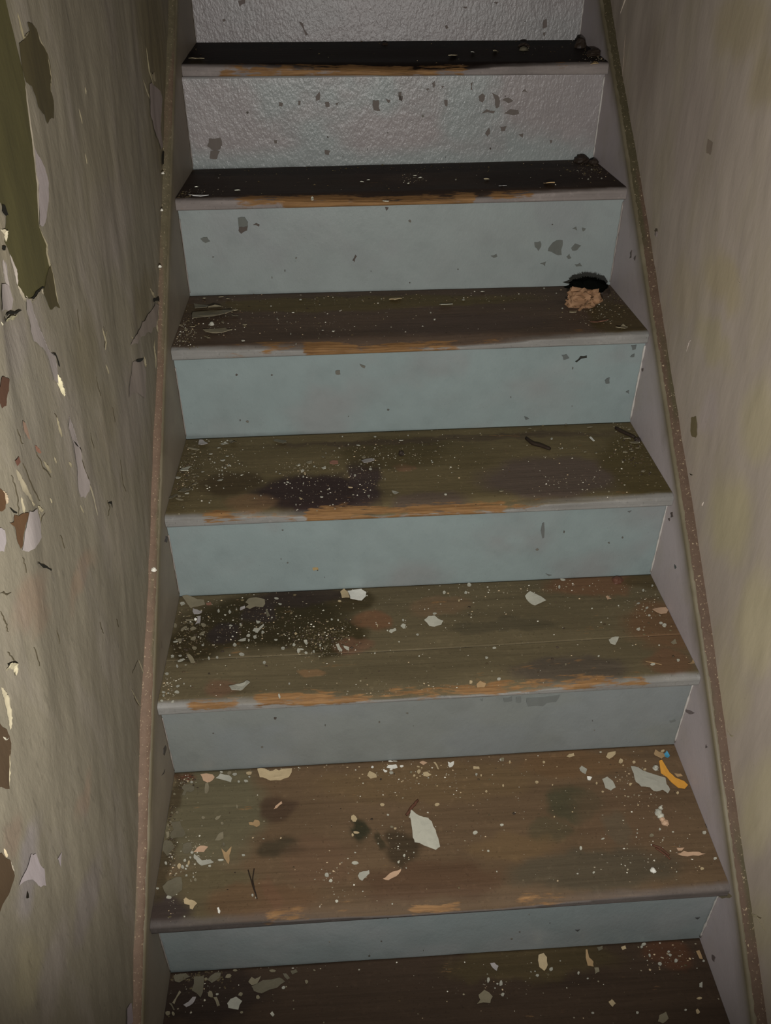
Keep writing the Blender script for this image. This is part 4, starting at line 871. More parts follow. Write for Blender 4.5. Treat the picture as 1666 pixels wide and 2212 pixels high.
lump('plaster_lump', 4, 458, 697, 11, 9, 'g', 'pale lump on the edge of the broad olive curled sheet', 'plaster lump')
lump('plaster_lump', 6, 1131, 104, 18, 8, 'v', 'grey lump below the dark clod near the middle of the top tread', 'plaster lump')
twig('dark_twig', 3, [(1137, 947), (1150, 957), (1168, 962), (1189, 970)], 4.2, 'd', 'short dark brown curved twig on the right half of the fourth tread')
twig('dark_twig', 3, [(1330, 924), (1345, 932), (1372, 945)], 3.5, 'd', 'black slanting twig in the back right corner of the fourth tread')
twig('dry_needle', 1, [(536, 1879), (541, 1895), (547, 1915), (553, 1935)], 1.3, 'd', 'left one of two thin dark needles crossing near the worn nosing', 'needle')
twig('dry_needle', 1, [(549, 1876), (546, 1900), (550, 1922), (556, 1942)], 1.3, 'd', 'right one of two thin dark needles crossing near the worn nosing', 'needle')
twig('brown_twig', 1, [(903, 1729), (892, 1742), (878, 1760)], 3.2, 'r', 'short brown twig at the tip of the largest pale grey flake')
twig('brown_twig', 1, [(1409, 1825), (1428, 1832), (1447, 1848)], 2.0, 'r', 'upper one of two forked brown twigs left of the peach leaf-shaped flake')
twig('brown_twig', 1, [(1416, 1831), (1432, 1842), (1448, 1856)], 2.0, 'r', 'lower one of two forked brown twigs left of the peach leaf-shaped flake')
twig('straw', 2, [(1395, 1429), (1410, 1431), (1430, 1436)], 1.0, 't', 'thin pale straw near the right end of the third tread', 'straw')
# the shredded clump with the black tuft, right end of the fifth tread
cl = bpy.data.objects.new('shredded_clump', None); COL.objects.link(cl)
base = on_tread(4, 1258, 657); base[1] = min(base[1], float(riser_y(5, base[0])) - .030); bz = float(tread_top(4, base[0], base[1]))
cl.location = (base[0], base[1], bz); tag(cl, 'tan shredded clump with black fluffy tuft against the riser of the fifth tread', 'clump')
bpy.context.view_layer.update()
def blob(rx, ry, rz, seed, cz, n=20, m=12, rough=.5, fr=2.5):
    V = []; F = []
    for i in range(m + 1):
        ph = -math.pi / 2 + math.pi * i / m
        for j in range(n):
            a = 2 * math.pi * j / n
            q = (math.cos(a) * math.cos(ph), math.sin(a) * math.cos(ph), math.sin(ph))
            r = 1 - rough / 2 + rough * float(vnoise(q[0] * fr + seed, q[1] * fr + q[2] * fr * 1.7, seed))
            V.append((rx * r * q[0], ry * r * q[1], max(cz + rz * r * q[2], 0.0003)))
    for i in range(m):
        for j in range(n): F.append([i * n + j, i * n + (j + 1) % n, (i + 1) * n + (j + 1) % n, (i + 1) * n + j])
    return np.array(V), F
V, F = blob(.033, .017, .022, 5, .013, rough=.6, fr=4)
obj('shredded_body', V + np.array([-.004, -.008, 0]), F, M_crumb, cl, col=np.tile(alb((112, 86, 64), 1.7), (len(V), 1)) * (.5 + 1.0 * fbm(V[:, 0] * 260, V[:, 2] * 260, 3))[:, None], smooth=False)
Vs = []; Fs = []; Cs = []
for i in range(90):                      # torn shreds
    a = random.uniform(0, 2 * math.pi); rr = random.uniform(.3, 1)
    p = np.array([-.004 + .030 * rr * math.cos(a), -.010 + .015 * rr * math.sin(a) - .004, random.uniform(.004, .032) * (1.15 - rr * .6)])
    d = np.array([random.uniform(-1, 1), random.uniform(-.6, .3), random.uniform(-.5, .5)]); d /= np.linalg.norm(d); s = np.cross(d, [random.uniform(-.3, .3), -.6, 1]); s /= np.linalg.norm(s)
    L = random.uniform(.004, .010); wd = random.uniform(.0012, .003); b = len(Vs)
    for t in (-1, 0, 1): Vs += [p + d * L * t + s * wd + np.array([0, 0, .0015 * t * t]), p + d * L * t - s * wd + np.array([0, 0, .0015 * t * t])]
    Fs += [[b, b + 1, b + 3, b + 2], [b + 2, b + 3, b + 5, b + 4]]
    Cs += [alb((130, 100, 74), 1.5) * random.uniform(.3, 1.25)] * 6
Vs = np.array(Vs); Vs[:, 2] = np.maximum(Vs[:, 2], .0004)
o = obj('shreds', Vs, Fs, M_crumb, cl, col=np.array(Cs), smooth=False); o['kind'] = 'stuff'
V, F = blob(.036, .015, .015, 9, .030, rough=.55, fr=6)
o = obj('black_tuft', V + np.array([.008, .008, 0]), F, M_soot, cl, smooth=True)
Vh = []; Fh = []
for i in range(520):
    a = random.uniform(0, 2 * math.pi); ph = random.uniform(-.1, 1.5)
    q = np.array([math.cos(a) * math.cos(ph), math.sin(a) * math.cos(ph), math.sin(ph)]); p = q * np.array([.033, .013, .014]) + np.array([.008, .008, .030])
    e = p + q * random.uniform(.002, .006) + np.array([random.uniform(-.003, .003), 0, random.uniform(-.002, .002)]); s = np.array([.0006, 0, .0004]); b = len(Vh)
    if e[1] + base[1] > float(riser_y(5, base[0])) - .001: continue
    Vh += [p - s, p + s, e]; Fh += [[b, b + 1, b + 2]]
o = obj('fluff', np.array(Vh), Fh, M_soot, cl, smooth=False); o['kind'] = 'stuff'

# ---- lesser flakes: alike within their patch, so they share a description there
SMALL = [
 (CA, 1, 'g', 'small pale paint fragment along the back left corner of the second tread', 'fragments in the back left corner of the second tread', [(690, 130, 40, 30), (740, 140, 40, 26), (870, 130, 50, 30), (840, 200, 35, 22), (775, 205, 20, 18), (350, 212, 25, 20), (620, 120, 24, 14), (870, 162, 20, 14)]),
 (CA, 1, 'o', 'small pale chip beside the left stringer on the second tread', 'chips along the left stringer of the second tread', [(195, 318, 22, 20), (175, 487, 22, 20), (220, 483, 28, 22), (160, 565, 20, 14), (140, 600, 22, 24), (310, 350, 14, 18), (455, 530, 32, 22), (760, 435, 20, 40), (640, 770, 22, 35), (625, 582, 24, 26)]),
 (CB, 1, 'G', 'small white crumbled chip below the pinkish pointed flake', 'white crumbled chips left of the Y-shaped flake', [(240, 215, 35, 50), (270, 225, 25, 40), (290, 165, 25, 25), (325, 190, 20, 45), (355, 95, 25, 22), (310, 215, 22, 22), (340, 140, 18, 18), (298, 240, 18, 16), (515, 215, 25, 20), (615, 160, 50, 18)]),
 (CB, 1, 'g', 'small pale chip in the front left part of the second tread', 'chips in the front left part of the second tread', [(385, 340, 25, 26), (305, 300, 20, 20), (365, 308, 14, 16), (150, 498, 45, 35), (120, 190, 25, 25), (900, 480, 20, 28), (925, 495, 12, 16), (45, 418, 24, 20), (285, 665, 16, 14), (815, 118, 30, 18)]),
 (CC, 1, 'w', 'small white splinter beside the splintered white flake against the riser', 'white splinters in the middle of the second tread', [(555, 195, 35, 15), (605, 210, 35, 25), (605, 180, 25, 16), (600, 106, 40, 10), (640, 106, 40, 10), (700, 150, 30, 18), (437, 160, 25, 20), (540, 178, 14, 16)]),
 (CC, 1, 'c', 'small cream chip near the riser, around the cream oval flake', 'cream chips around the cream oval flake', [(855, 200, 35, 40), (785, 205, 22, 18), (812, 235, 18, 20), (850, 155, 25, 12), (880, 160, 14, 12), (838, 250, 14, 12), (940, 250, 14, 12), (865, 235, 14, 12)]),
 (CC, 1, 'c', 'small cream chip scattered over the middle of the second tread', 'cream chips over the middle of the second tread', [(270, 620, 50, 60), (525, 495, 45, 25), (1015, 497, 45, 28), (290, 748, 50, 18), (258, 770, 22, 24), (610, 697, 30, 20), (640, 712, 25, 20), (1360, 750, 40, 30), (1600, 680, 30, 20), (1460, 378, 22, 20), (1612, 327, 18, 18), (1415, 232, 16, 18), (1372, 225, 20, 22), (1600, 95, 35, 30), (655, 408, 12, 14), (575, 588, 22, 16), (285, 180, 14, 14), (320, 253, 14, 12), (700, 285, 14, 12), (1232, 383, 14, 12), (1020, 322, 14, 14), (865, 535, 12, 18), (700, 690, 12, 10)]),
 (CD, 1, 'G', 'small pale chip in the front middle of the second tread', 'chips in the front middle of the second tread', [(280, 272, 55, 35), (25, 380, 40, 40), (60, 432, 30, 28), (115, 615, 25, 22), (722, 205, 22, 24), (670, 265, 20, 24), (280, 172, 20, 14), (1478, 162, 22, 16), (488, 92, 12, 14), (350, 522, 14, 16), (740, 312, 12, 12), (750, 95, 14, 12), (1557, 343, 14, 16), (615, 635, 14, 18), (810, 172, 12, 14)]),
 (CE, 1, 'c', 'small pale chip in the back right part of the second tread', 'chips in the back right part of the second tread', [(1205, 240, 26, 24), (1310, 225, 18, 14), (1090, 230, 40, 40), (395, 238, 22, 22), (330, 420, 30, 26), (475, 437, 16, 16), (30, 450, 18, 20), (1175, 440, 25, 20), (870, 430, 15, 25), (925, 505, 25, 15), (1245, 620, 20, 14), (655, 682, 15, 14), (490, 725, 14, 18), (20, 215, 35, 36), (90, 240, 18, 30), (1600, 515, 25, 24), (1305, 305, 26, 20), (908, 143, 22, 12), (1465, 138, 30, 22), (1112, 262, 16, 16), (515, 275, 12, 10), (235, 212, 12, 12)]),
 (CF, 1, 'G', 'small pale chip in the front right part of the second tread', 'chips in the front right part of the second tread', [(865, 192, 38, 32), (1060, 153, 20, 14), (940, 135, 20, 20), (1340, 165, 30, 30), (1435, 398, 32, 28), (228, 305, 22, 35), (428, 220, 30, 15), (345, 525, 22, 18), (648, 303, 16, 14), (738, 165, 14, 14), (730, 200, 14, 14), (738, 133, 12, 12), (868, 270, 20, 14), (1320, 490, 28, 26), (1190, 212, 12, 10), (200, 530, 18, 14), (1298, 465, 14, 12), (1092, 512, 12, 12), (1440, 100, 20, 40)]),
 (CG, 0, 'o', 'small dull chip on the dark left half of the lowest tread', 'dull chips on the left half of the lowest tread', [(750, 330, 40, 35), (905, 355, 35, 34), (480, 330, 45, 60), (700, 112, 40, 18), (640, 165, 50, 40), (1040, 118, 60, 26), (1135, 268, 30, 26), (95, 500, 40, 40), (1345, 215, 30, 40), (760, 490, 25, 22), (440, 190, 30, 26), (540, 328, 26, 18), (1045, 382, 18, 14), (145, 505, 26, 40), (1228, 455, 14, 16), (1225, 380, 14, 16), (1415, 112, 22, 14), (1498, 578, 14, 18)]),
 (CH, 0, 'g', 'small pale chip on the right half of the lowest tread', 'pale chips on the right half of the lowest tread', [(640, 235, 20, 25), (557, 272, 18, 16), (340, 320, 18, 35), (350, 388, 20, 20), (265, 298, 15, 35), (318, 322, 12, 12), (305, 345, 12, 10), (1292, 203, 22, 20), (1183, 102, 15, 18), (1232, 152, 12, 25), (1195, 85, 25, 20), (1355, 150, 20, 18), (1390, 185, 20, 24), (1345, 130, 15, 12), (1520, 490, 22, 30), (1530, 410, 30, 15), (1448, 480, 15, 12), (1158, 495, 15, 16), (890, 498, 15, 12), (805, 258, 12, 20), (860, 290, 14, 10), (696, 182, 10, 10), (545, 245, 10, 10), (520, 247, 10, 10), (1555, 185, 14, 14)]),
 (CI, 2, 'o', 'small grey flake in the crumbs at the left end of the third tread', 'grey flakes at the left end of the third tread', [(210, 460, 50, 50), (555, 455, 65, 45), (545, 550, 85, 32, -.6), (430, 495, 70, 36, -.2), (315, 495, 85, 26, -.7), (270, 640, 60, 50), (435, 615, 60, 50), (445, 728, 55, 35), (275, 725, 35, 18), (205, 735, 22, 20), (225, 650, 60, 16, -.2), (360, 500, 50, 20, -.5)]),
 (CI, 2, 'g', 'small pale chip amid the dark crumbs of the third tread', 'pale chips on the dark patch of the third tread', [(735, 285, 28, 45), (870, 295, 35, 40), (815, 330, 30, 18), (665, 683, 25, 18), (548, 693, 30, 20), (930, 690, 42, 40), (1095, 578, 45, 30), (1100, 632, 22, 30), (1170, 595, 40, 35), (1265, 540, 34, 34), (1425, 630, 45, 20), (1510, 733, 50, 36), (1430, 133, 50, 22), (1010, 805, 75, 34), (1640, 690, 30, 35), (1375, 355, 20, 20), (1015, 370, 18, 25), (880, 460, 40, 22), (1000, 445, 28, 26), (1475, 200, 40, 20), (770, 150, 30, 15), (615, 345, 22, 16), (905, 580, 25, 18), (950, 255, 22, 16), (1080, 715, 20, 20)]),
 (CJ, 2, 'g', 'small pale chip near the front left corner of the third tread', 'pale chips near the front left corner of the third tread', [(285, 215, 85, 28, -.45), (275, 155, 35, 18), (120, 372, 40, 38), (240, 280, 22, 40), (620, 185, 24, 45), (718, 175, 28, 26), (245, 522, 45, 25, -.3), (238, 592, 55, 35), (185, 705, 40, 18, -.4), (55, 695, 35, 20), (1285, 235, 30, 40), (868, 140, 24, 18), (1585, 490, 22, 24), (1465, 640, 22, 40), (320, 480, 20, 20), (400, 510, 20, 18), (75, 590, 40, 20), (130, 595, 26, 16), (75, 630, 24, 24), (185, 160, 40, 26)]),
 (CK, 2, 'G', 'small pale chip left of the middle of the third tread', 'pale chips left of the middle of the third tread', [(473, 207, 32, 15), (105, 655, 28, 45), (403, 372, 18, 16), (460, 372, 16, 16), (172, 672, 25, 22), (80, 500, 25, 18), (560, 548, 14, 14), (300, 605, 16, 20), (240, 660, 18, 24), (260, 588, 12, 14), (320, 625, 14, 16), (720, 152, 14, 14), (330, 285, 14, 14), (725, 118, 10, 12), (335, 485, 14, 14), (130, 640, 40, 12)]),
 (CK, 2, 'G', 'small pale chip around the lens-shaped flake of the third tread', 'pale chips around the lens-shaped flake', [(1415, 130, 28, 26), (1640, 60, 35, 30), (1610, 130, 25, 26), (1550, 200, 20, 20), (1045, 380, 18, 20), (792, 670, 14, 16), (1175, 508, 20, 16), (815, 428, 12, 25), (905, 465, 18, 14), (1010, 568, 14, 12), (1190, 695, 14, 14), (1330, 320, 36, 16), (1240, 275, 14, 10), (1068, 375, 10, 12)]),
 (CL, 2, 'G', 'small pale chip on the right part of the third tread', 'pale chips on the right part of the third tread', [(165, 615, 20, 16), (1315, 660, 28, 18), (690, 74, 34, 14), (1215, 420, 24, 18), (1490, 632, 20, 18), (250, 763, 25, 16), (55, 783, 22, 18), (712, 662, 12, 14), (1275, 270, 18, 14), (1290, 322, 16, 12), (1215, 240, 22, 12), (940, 603, 14, 12), (1395, 390, 28, 24), (668, 125, 14, 26), (218, 547, 26, 13), (895, 270, 12, 10), (958, 365, 14, 10), (1078, 250, 12, 10), (1262, 285, 12, 12), (1370, 375, 22, 16), (1250, 150, 16, 18), (1312, 118, 14, 14), (1360, 524, 14, 10)]),
 (CM, 3, 'o', 'small grey flake in the rubble along the left stringer of the fourth tread', 'grey flakes along the left stringer of the fourth tread', [(385, 230, 130, 26, .15), (375, 295, 55, 22, .2), (490, 510, 40, 26), (295, 610, 38, 40), (190, 575, 70, 24, .15), (210, 795, 45, 22), (260, 798, 30, 24), (305, 760, 50, 18), (210, 835, 90, 20), (535, 670, 34, 24, .5), (260, 935, 22, 35), (430, 560, 50, 22, .5), (375, 535, 30, 18), (380, 603, 30, 16), (320, 535, 22, 20), (205, 1000, 24, 14)]),
 (CM, 3, 'g', 'small pale chip in the left part of the fourth tread', 'pale chips in the left part of the fourth tread', [(785, 318, 45, 22), (735, 368, 50, 28), (800, 428, 40, 22, -.5), (762, 458, 26, 26), (685, 222, 38, 28), (720, 478, 20, 22), (725, 525, 20, 24), (570, 867, 25, 15), (740, 692, 16, 16), (1005, 695, 14, 14), (1370, 493, 16, 20), (1415, 532, 24, 24), (1510, 627, 30, 18), (1187, 780, 16, 18), (1110, 812, 14, 16), (850, 310, 14, 22), (585, 290, 40, 16), (785, 120, 24, 16), (1645, 425, 34, 20), (963, 533, 22, 12), (630, 385, 24, 16), (930, 400, 20, 14), (565, 135, 26, 24), (1220, 203, 12, 16), (1505, 267, 12, 14)]),
 (CN, 3, 'g', 'small pale chip in the middle part of the fourth tread', 'pale chips in the middle part of the fourth tread', [(770, 275, 45, 20), (715, 157, 35, 22), (1142, 110, 40, 18), (635, 577, 40, 16), (820, 663, 26, 30), (275, 367, 20, 24), (165, 408, 20, 18), (835, 393, 28, 20), (180, 440, 22, 36), (120, 352, 28, 16), (680, 455, 22, 18), (880, 72, 24, 18), (1212, 48, 18, 14), (140, 690, 28, 14), (1588, 645, 26, 16), (1445, 300, 16, 18), (1455, 325, 20, 18), (475, 203, 14, 16), (90, 740, 12, 22), (350, 670, 32, 12), (555, 60, 16, 12), (455, 388, 22, 14), (615, 140, 14, 12), (460, 742, 16, 10), (600, 415, 12, 16), (165, 460, 16, 20), (390, 225, 12, 14)]),
 (CO, 3, 'o', 'small pale chip in the right part of the fourth tread', 'pale chips in the right part of the fourth tread', [(130, 685, 46, 34), (945, 360, 20, 22), (850, 350, 28, 16), (375, 150, 28, 22), (563, 235, 20, 16), (1345, 515, 28, 20), (1250, 345, 28, 22), (1195, 350, 45, 16), (1300, 315, 30, 10), (685, 118, 20, 24), (1228, 155, 25, 16), (890, 140, 50, 20), (1130, 246, 14, 14), (420, 160, 14, 14), (655, 310, 16, 10), (757, 312, 14, 10), (1150, 128, 12, 12), (1178, 133, 10, 12), (1055, 680, 18, 14)]),
 (CP, 4, 'o', 'small pale chip in the rubble at the left end of the fifth tread', 'pale chips at the left end of the fifth tread', [(340, 110, 30, 22), (555, 120, 34, 20), (178, 392, 30, 24), (150, 493, 30, 16), (490, 102, 40, 12), (505, 320, 20, 20), (210, 545, 14, 16), (245, 535, 14, 14), (115, 350, 40, 10), (235, 365, 50, 12), (620, 215, 46, 14), (210, 555, 10, 10), (120, 428, 20, 12), (280, 545, 10, 14)]),
 (CP, 4, 'g', 'small pale chip left of the middle of the fifth tread', 'pale chips left of the middle of the fifth tread', [(1208, 122, 22, 22), (705, 345, 38, 12), (690, 490, 30, 18), (1140, 240, 22, 16), (1405, 400, 20, 20), (995, 285, 12, 16), (1118, 420, 10, 18), (1165, 510, 12, 18), (1500, 405, 22, 20), (1370, 460, 12, 16), (940, 172, 20, 12)]),
 (CQ, 4, 'g', 'small pale chip right of the middle of the fifth tread', 'pale chips right of the middle of the fifth tread', [(458, 507, 22, 10), (360, 548, 12, 10), (212, 648, 10, 12), (150, 685, 10, 10), (775, 482, 10, 8), (870, 585, 10, 8), (192, 608, 8, 8)]),
 (CT1, 5, 'g', 'small pale chip on the left half of the sixth tread', 'pale chips on the left half of the sixth tread', [(590, 1150, 32, 12), (1040, 1185, 16, 20), (1480, 1186, 32, 10), (1340, 1100, 24, 8), (1380, 1085, 20, 8), (345, 1128, 20, 8)]),
 (CT2, 5, 'g', 'small pale chip on the right half of the sixth tread', 'pale chips on the right half of the sixth tread', [(1190, 1017, 12, 10), (1170, 1075, 12, 8), (560, 1085, 32, 8), (1250, 1070, 14, 8), (130, 1060, 24, 10), (160, 1075, 20, 8), (90, 1105, 14, 12), (375, 1078, 12, 8)]),
 (CT2, 6, 'o', 'small dull chip on the dark top tread', 'dull chips on the top tread', [(355, 345, 50, 16), (475, 325, 22, 14), (610, 318, 24, 12)]),
]
CW = {'w': 'white', 'G': 'whitish', 'g': 'pale grey', 'c': 'cream', 'o': 'olive grey', 'v': 'dull olive', 'p': 'peach'}
SHORT = []
for cr, k, key, lab, pts in BIG:
    q = np.mean(crop(cr, pts), 0); t = lab.split(',')[0]
    for pre in (' against', ' in ', ' at ', ' below', ' just', ' right ', ' left ', ' under', ' alone', ' touching', ' near', ' between', ' beside', ' by ', ' above', ' with', ' on ', ' lying', ' amid', ' from', ' of ', ' tucked', ' standing'):
        t = t.split(pre)[0]
    SHORT.append((k, q[0], q[1], t))
SHORT += [(5, 1253, 338, 'dark rounded clod'), (5, 1283, 348, 'smaller dark clod'), (5, 417, 366, 'back left corner'), (5, 377, 430, 'left end of the nosing'), (6, 1285, 112, 'low dark clod'), (6, 832, 94, 'small dark clod'), (6, 1131, 96, 'middle dark clod')]
CHIPS = []
for cr, k, key, lab, grp, lst in SMALL:
    for q in lst:
        s = cr[2]; CHIPS.append((k, cr[0] + s * q[0], cr[1] + s * q[1], q[2] * s * 1.05, q[3] * s * 1.05, q[4] if len(q) > 4 else 0., key, grp))
CHIPS.sort(key=lambda c: -c[3] * c[4])
EXTRA = {}
USED = {}
TN = {0: 'lowest', 1: 'second', 2: 'third', 3: 'fourth', 4: 'fifth', 5: 'sixth', 6: 'top'}
def chip_label(c, kk):
    k, x, y, w_, h_, rot, key, grp = c
    shp = 'upright' if h_ > 1.5 * w_ else 'oblong' if w_ > 1.5 * h_ else 'roundish'
    near = sorted(((math.hypot(x - b[1], (y - b[2]) * 1.6), b) for b in SHORT if b[0] == k), key=lambda t: t[0])
    opts = []
    for d, b in near[:5]:
        dx, dy = x - b[1], (y - b[2]) * 1.6
        w = 'right of' if dx > abs(dy) * 1.3 else 'left of' if -dx > abs(dy) * 1.3 else 'above' if dy < 0 else 'below'
        far = 'just ' if d < 38 else '' if d < 110 else 'far '
        ref = ' '.join(b[3].split()[-7:])
        opts.append(f'small {shp} {CW[kk]} chip {far}{w} the {ref}, {TN[k]} tread')
    for t in opts:
        if t not in USED and len(t.split()) <= 16: USED[t] = 1; return t
    return opts[0]
for n, c in enumerate(CHIPS):
    k, x, y, w_, h_, rot, key, grp = c
    kk = key if random.random() < .75 else random.choice(['g', 'G', 'o', 'c'] if key != 'o' else ['o', 'v', 'g'])
    t = (random.uniform(-.1, .1), -random.uniform(.05, .3) * (1.6 if k >= 3 else .7))
    if n < 285:
        flake('paint_chip', k, oval(x, y, w_, h_, rot or random.uniform(-.2, .2)), kk, chip_label(c, kk), 'paint chip', grp, tilt=t, th=.0011, rag=0)
    else:                                # the least of them go in with the crumbs
        V, F, C = EXTRA.setdefault(k, ([], [], [])); P = [on_tread(k, *p) for p in oval(x, y, w_, h_, rot, 6)]; b = len(V); m = np.mean(P, 0)
        V += [tuple(p) for p in P] + [tuple(m + np.array([0, 0, .0016]))]; C += [alb(KEY[kk], KFL)] * 7
        F += [[b + (j + 1) % 6, b + j, b + 6] for j in range(6)]
# ---- crumbs nobody could count: one object of pale and dark ones per tread
ORD = {0: 'the lowest tread', 1: 'the second tread', 2: 'the third tread', 3: 'the fourth tread', 4: 'the fifth tread', 5: 'the sixth tread', 6: 'the top tread'}
def crumbs(k, dark, n, spots, rlo, rhi, V, F, C):
    for i in range(n):
        if random.random() < .78 and spots:
            wts = [s[4] for s in spots]; s = random.choices(spots, wts)[0]
            px, py = random.gauss(s[0], s[2] * .55), random.gauss(s[1], s[3] * .55)
            p = on_z(px, py, (BK[k][0][2] + FR.get(k, BK[k])[1][2]) / 2); x, y = p[0], p[1]
        else:
            x = random.uniform(-W2, W2); u = (x + W2) / .8
            yb = BK[k][0][1] * (1 - u) + BK[k][1][1] * u; yf = FR[k][0][1] * (1 - u) + FR[k][1][1] * u
            y = yf + (yb - yf) * (random.random() ** .75)
        r = rlo * (rhi / rlo) ** (random.random() ** 2.2)
        u = (x + W2) / .8
        yb = BK[k][0][1] * (1 - u) + BK[k][1][1] * u; yf = FR[k][0][1] * (1 - u) + FR[k][1][1] * u
        if not (-W2 + .003 < x < W2 - .003 and yf + .006 < y < yb - .002): continue
        z = float(tread_top(k, x, y)); b = len(V); a0 = random.random() * 6.3; el = random.uniform(.5, 1.0)
        for j in range(5):
            a = a0 + j * 1.2566; V.append((x + r * math.cos(a) * random.uniform(.7, 1.2), y + r * el * math.sin(a) * random.uniform(.7, 1.2), z - .0002 + random.uniform(0, .3) * r))
        V.append((x + random.uniform(-.3, .3) * r, y + random.uniform(-.3, .3) * r, z + r * random.uniform(.4, .9)))
        for j in range(5): F.append([b + j, b + (j + 1) % 5, b + 5])
        cc = alb(random.choice([(58, 48, 34), (44, 36, 28), (70, 62, 44)]), 2.) if dark else alb(random.choice([(190, 186, 172), (150, 146, 130), (126, 118, 98), (165, 146, 118), (120, 112, 96)]), 1.4)
        C += [cc * random.uniform(.7, 1.1)] * 6
SP = {0: [(430, 2130, 60, 40, 2), (560, 2085, 120, 10, 2), (1440, 2070, 60, 30, 2), (1100, 2130, 200, 50, 2)],
      1: [(420, 1840, 30, 40, 2), (370, 1850, 12, 120, 2), (560, 1660, 180, 14, 2), (900, 1680, 120, 40, 3), (720, 1890, 60, 60, 2), (860, 1830, 30, 40, 1), (1020, 1740, 200, 80, 2), (1380, 1700, 60, 60, 2), (1400, 1850, 120, 50, 2), (400, 1690, 20, 10, 1)],
      2: [(420, 1350, 50, 60, 4), (560, 1340, 120, 60, 5), (700, 1380, 60, 40, 6), (360, 1480, 18, 40, 2), (1000, 1320, 200, 60, 2), (1400, 1310, 50, 40, 2), (900, 1480, 300, 14, 2), (1150, 1270, 220, 12, 2)],
      3: [(400, 1010, 30, 60, 4), (700, 1050, 130, 50, 5), (780, 1010, 60, 50, 4), (480, 1000, 90, 40, 3), (900, 980, 120, 30, 3), (1360, 960, 50, 50, 3), (1250, 1050, 120, 30, 2), (650, 1010, 40, 20, 2)],
      4: [(395, 710, 24, 30, 4), (470, 690, 70, 30, 3), (700, 690, 160, 40, 3), (1290, 680, 60, 40, 3), (900, 640, 300, 10, 2)],
      5: [(430, 410, 50, 14, 2), (890, 385, 40, 10, 3), (1270, 370, 50, 20, 3)], 6: [(1290, 122, 24, 6, 2), (1150, 108, 60, 6, 1)]}
NP = {0: 420, 1: 1150, 2: 1700, 3: 1500, 4: 800, 5: 200, 6: 50}
DK = {0: (250, [(430, 2110, 70, 16, 2)]), 1: (350, [(370, 1800, 10, 120, 3), (400, 1690, 25, 14, 2)]), 2: (900, [(400, 1370, 40, 60, 3), (690, 1370, 80, 40, 4), (560, 1340, 120, 50, 2)]), 3: (900, [(395, 1010, 26, 60, 4), (1380, 980, 50, 70, 4), (760, 960, 120, 12, 1)]),
      4: (800, [(400, 700, 22, 40, 4), (1330, 650, 45, 40, 4), (800, 642, 400, 5, 2)]), 5: (500, [(1290, 360, 40, 20, 4), (390, 420, 16, 10, 2), (800, 362, 400, 4, 3)]), 6: (350, [(1290, 115, 30, 12, 4), (820, 93, 380, 4, 3)])}
for k in range(7):
    V, F, C = EXTRA.get(k, ([], [], []))
    crumbs(k, False, NP[k], SP[k], .00045, .0019, V, F, C); crumbs(k, True, DK[k][0], DK[k][1], .0007, .0032, V, F, C)
    o = obj('crumbs', np.array(V), F, M_crumb, col=np.array(C), smooth=False)
    tag(o, 'pale paint crumbs and dark grit strewn over ' + ORD[k], 'crumbs', kind='stuff')

# ---- missing paint on the risers: thin-edged scars, parts of their riser
def scar(k, px, col, lift=.0005, name='bare_paint_scar', it=1):
    y0 = float(riser_y(k, 0))
    P = []
    for p in ragged(px, it, .12):
        q = on_y(p[0], p[1], y0); q = on_y(p[0], p[1], float(riser_y(k, q[0]))); P.append(q)
    P = np.array(P); c = P.mean(0); n = len(P)
    yy = riser_y(k, P[:, 0]) - .0009 - lift; P[:, 1] = yy; c[1] = yy.mean()
    B = P + np.array([0, .003, 0]); V = np.concatenate([P, [c], B])
    area = sum(P[i, 0] * P[(i + 1) % n, 2] - P[(i + 1) % n, 0] * P[i, 2] for i in range(n))
    F = []
    for i in range(n):
        j = (i + 1) % n; f1 = [i, j, n]; f2 = [i, n + 1 + i, n + 1 + j, j]
        F += [f1, f2] if area > 0 else [f1[::-1], f2[::-1]]
    obj(name, V, F, M_patch, riser_objs[k], col=np.tile(alb(col, 1.25), (len(V), 1)), smooth=False)
D5, D6, D7, D4, D2 = (88, 90, 85), (90, 82, 76), (92, 82, 77), (96, 100, 98), (99, 102, 99)
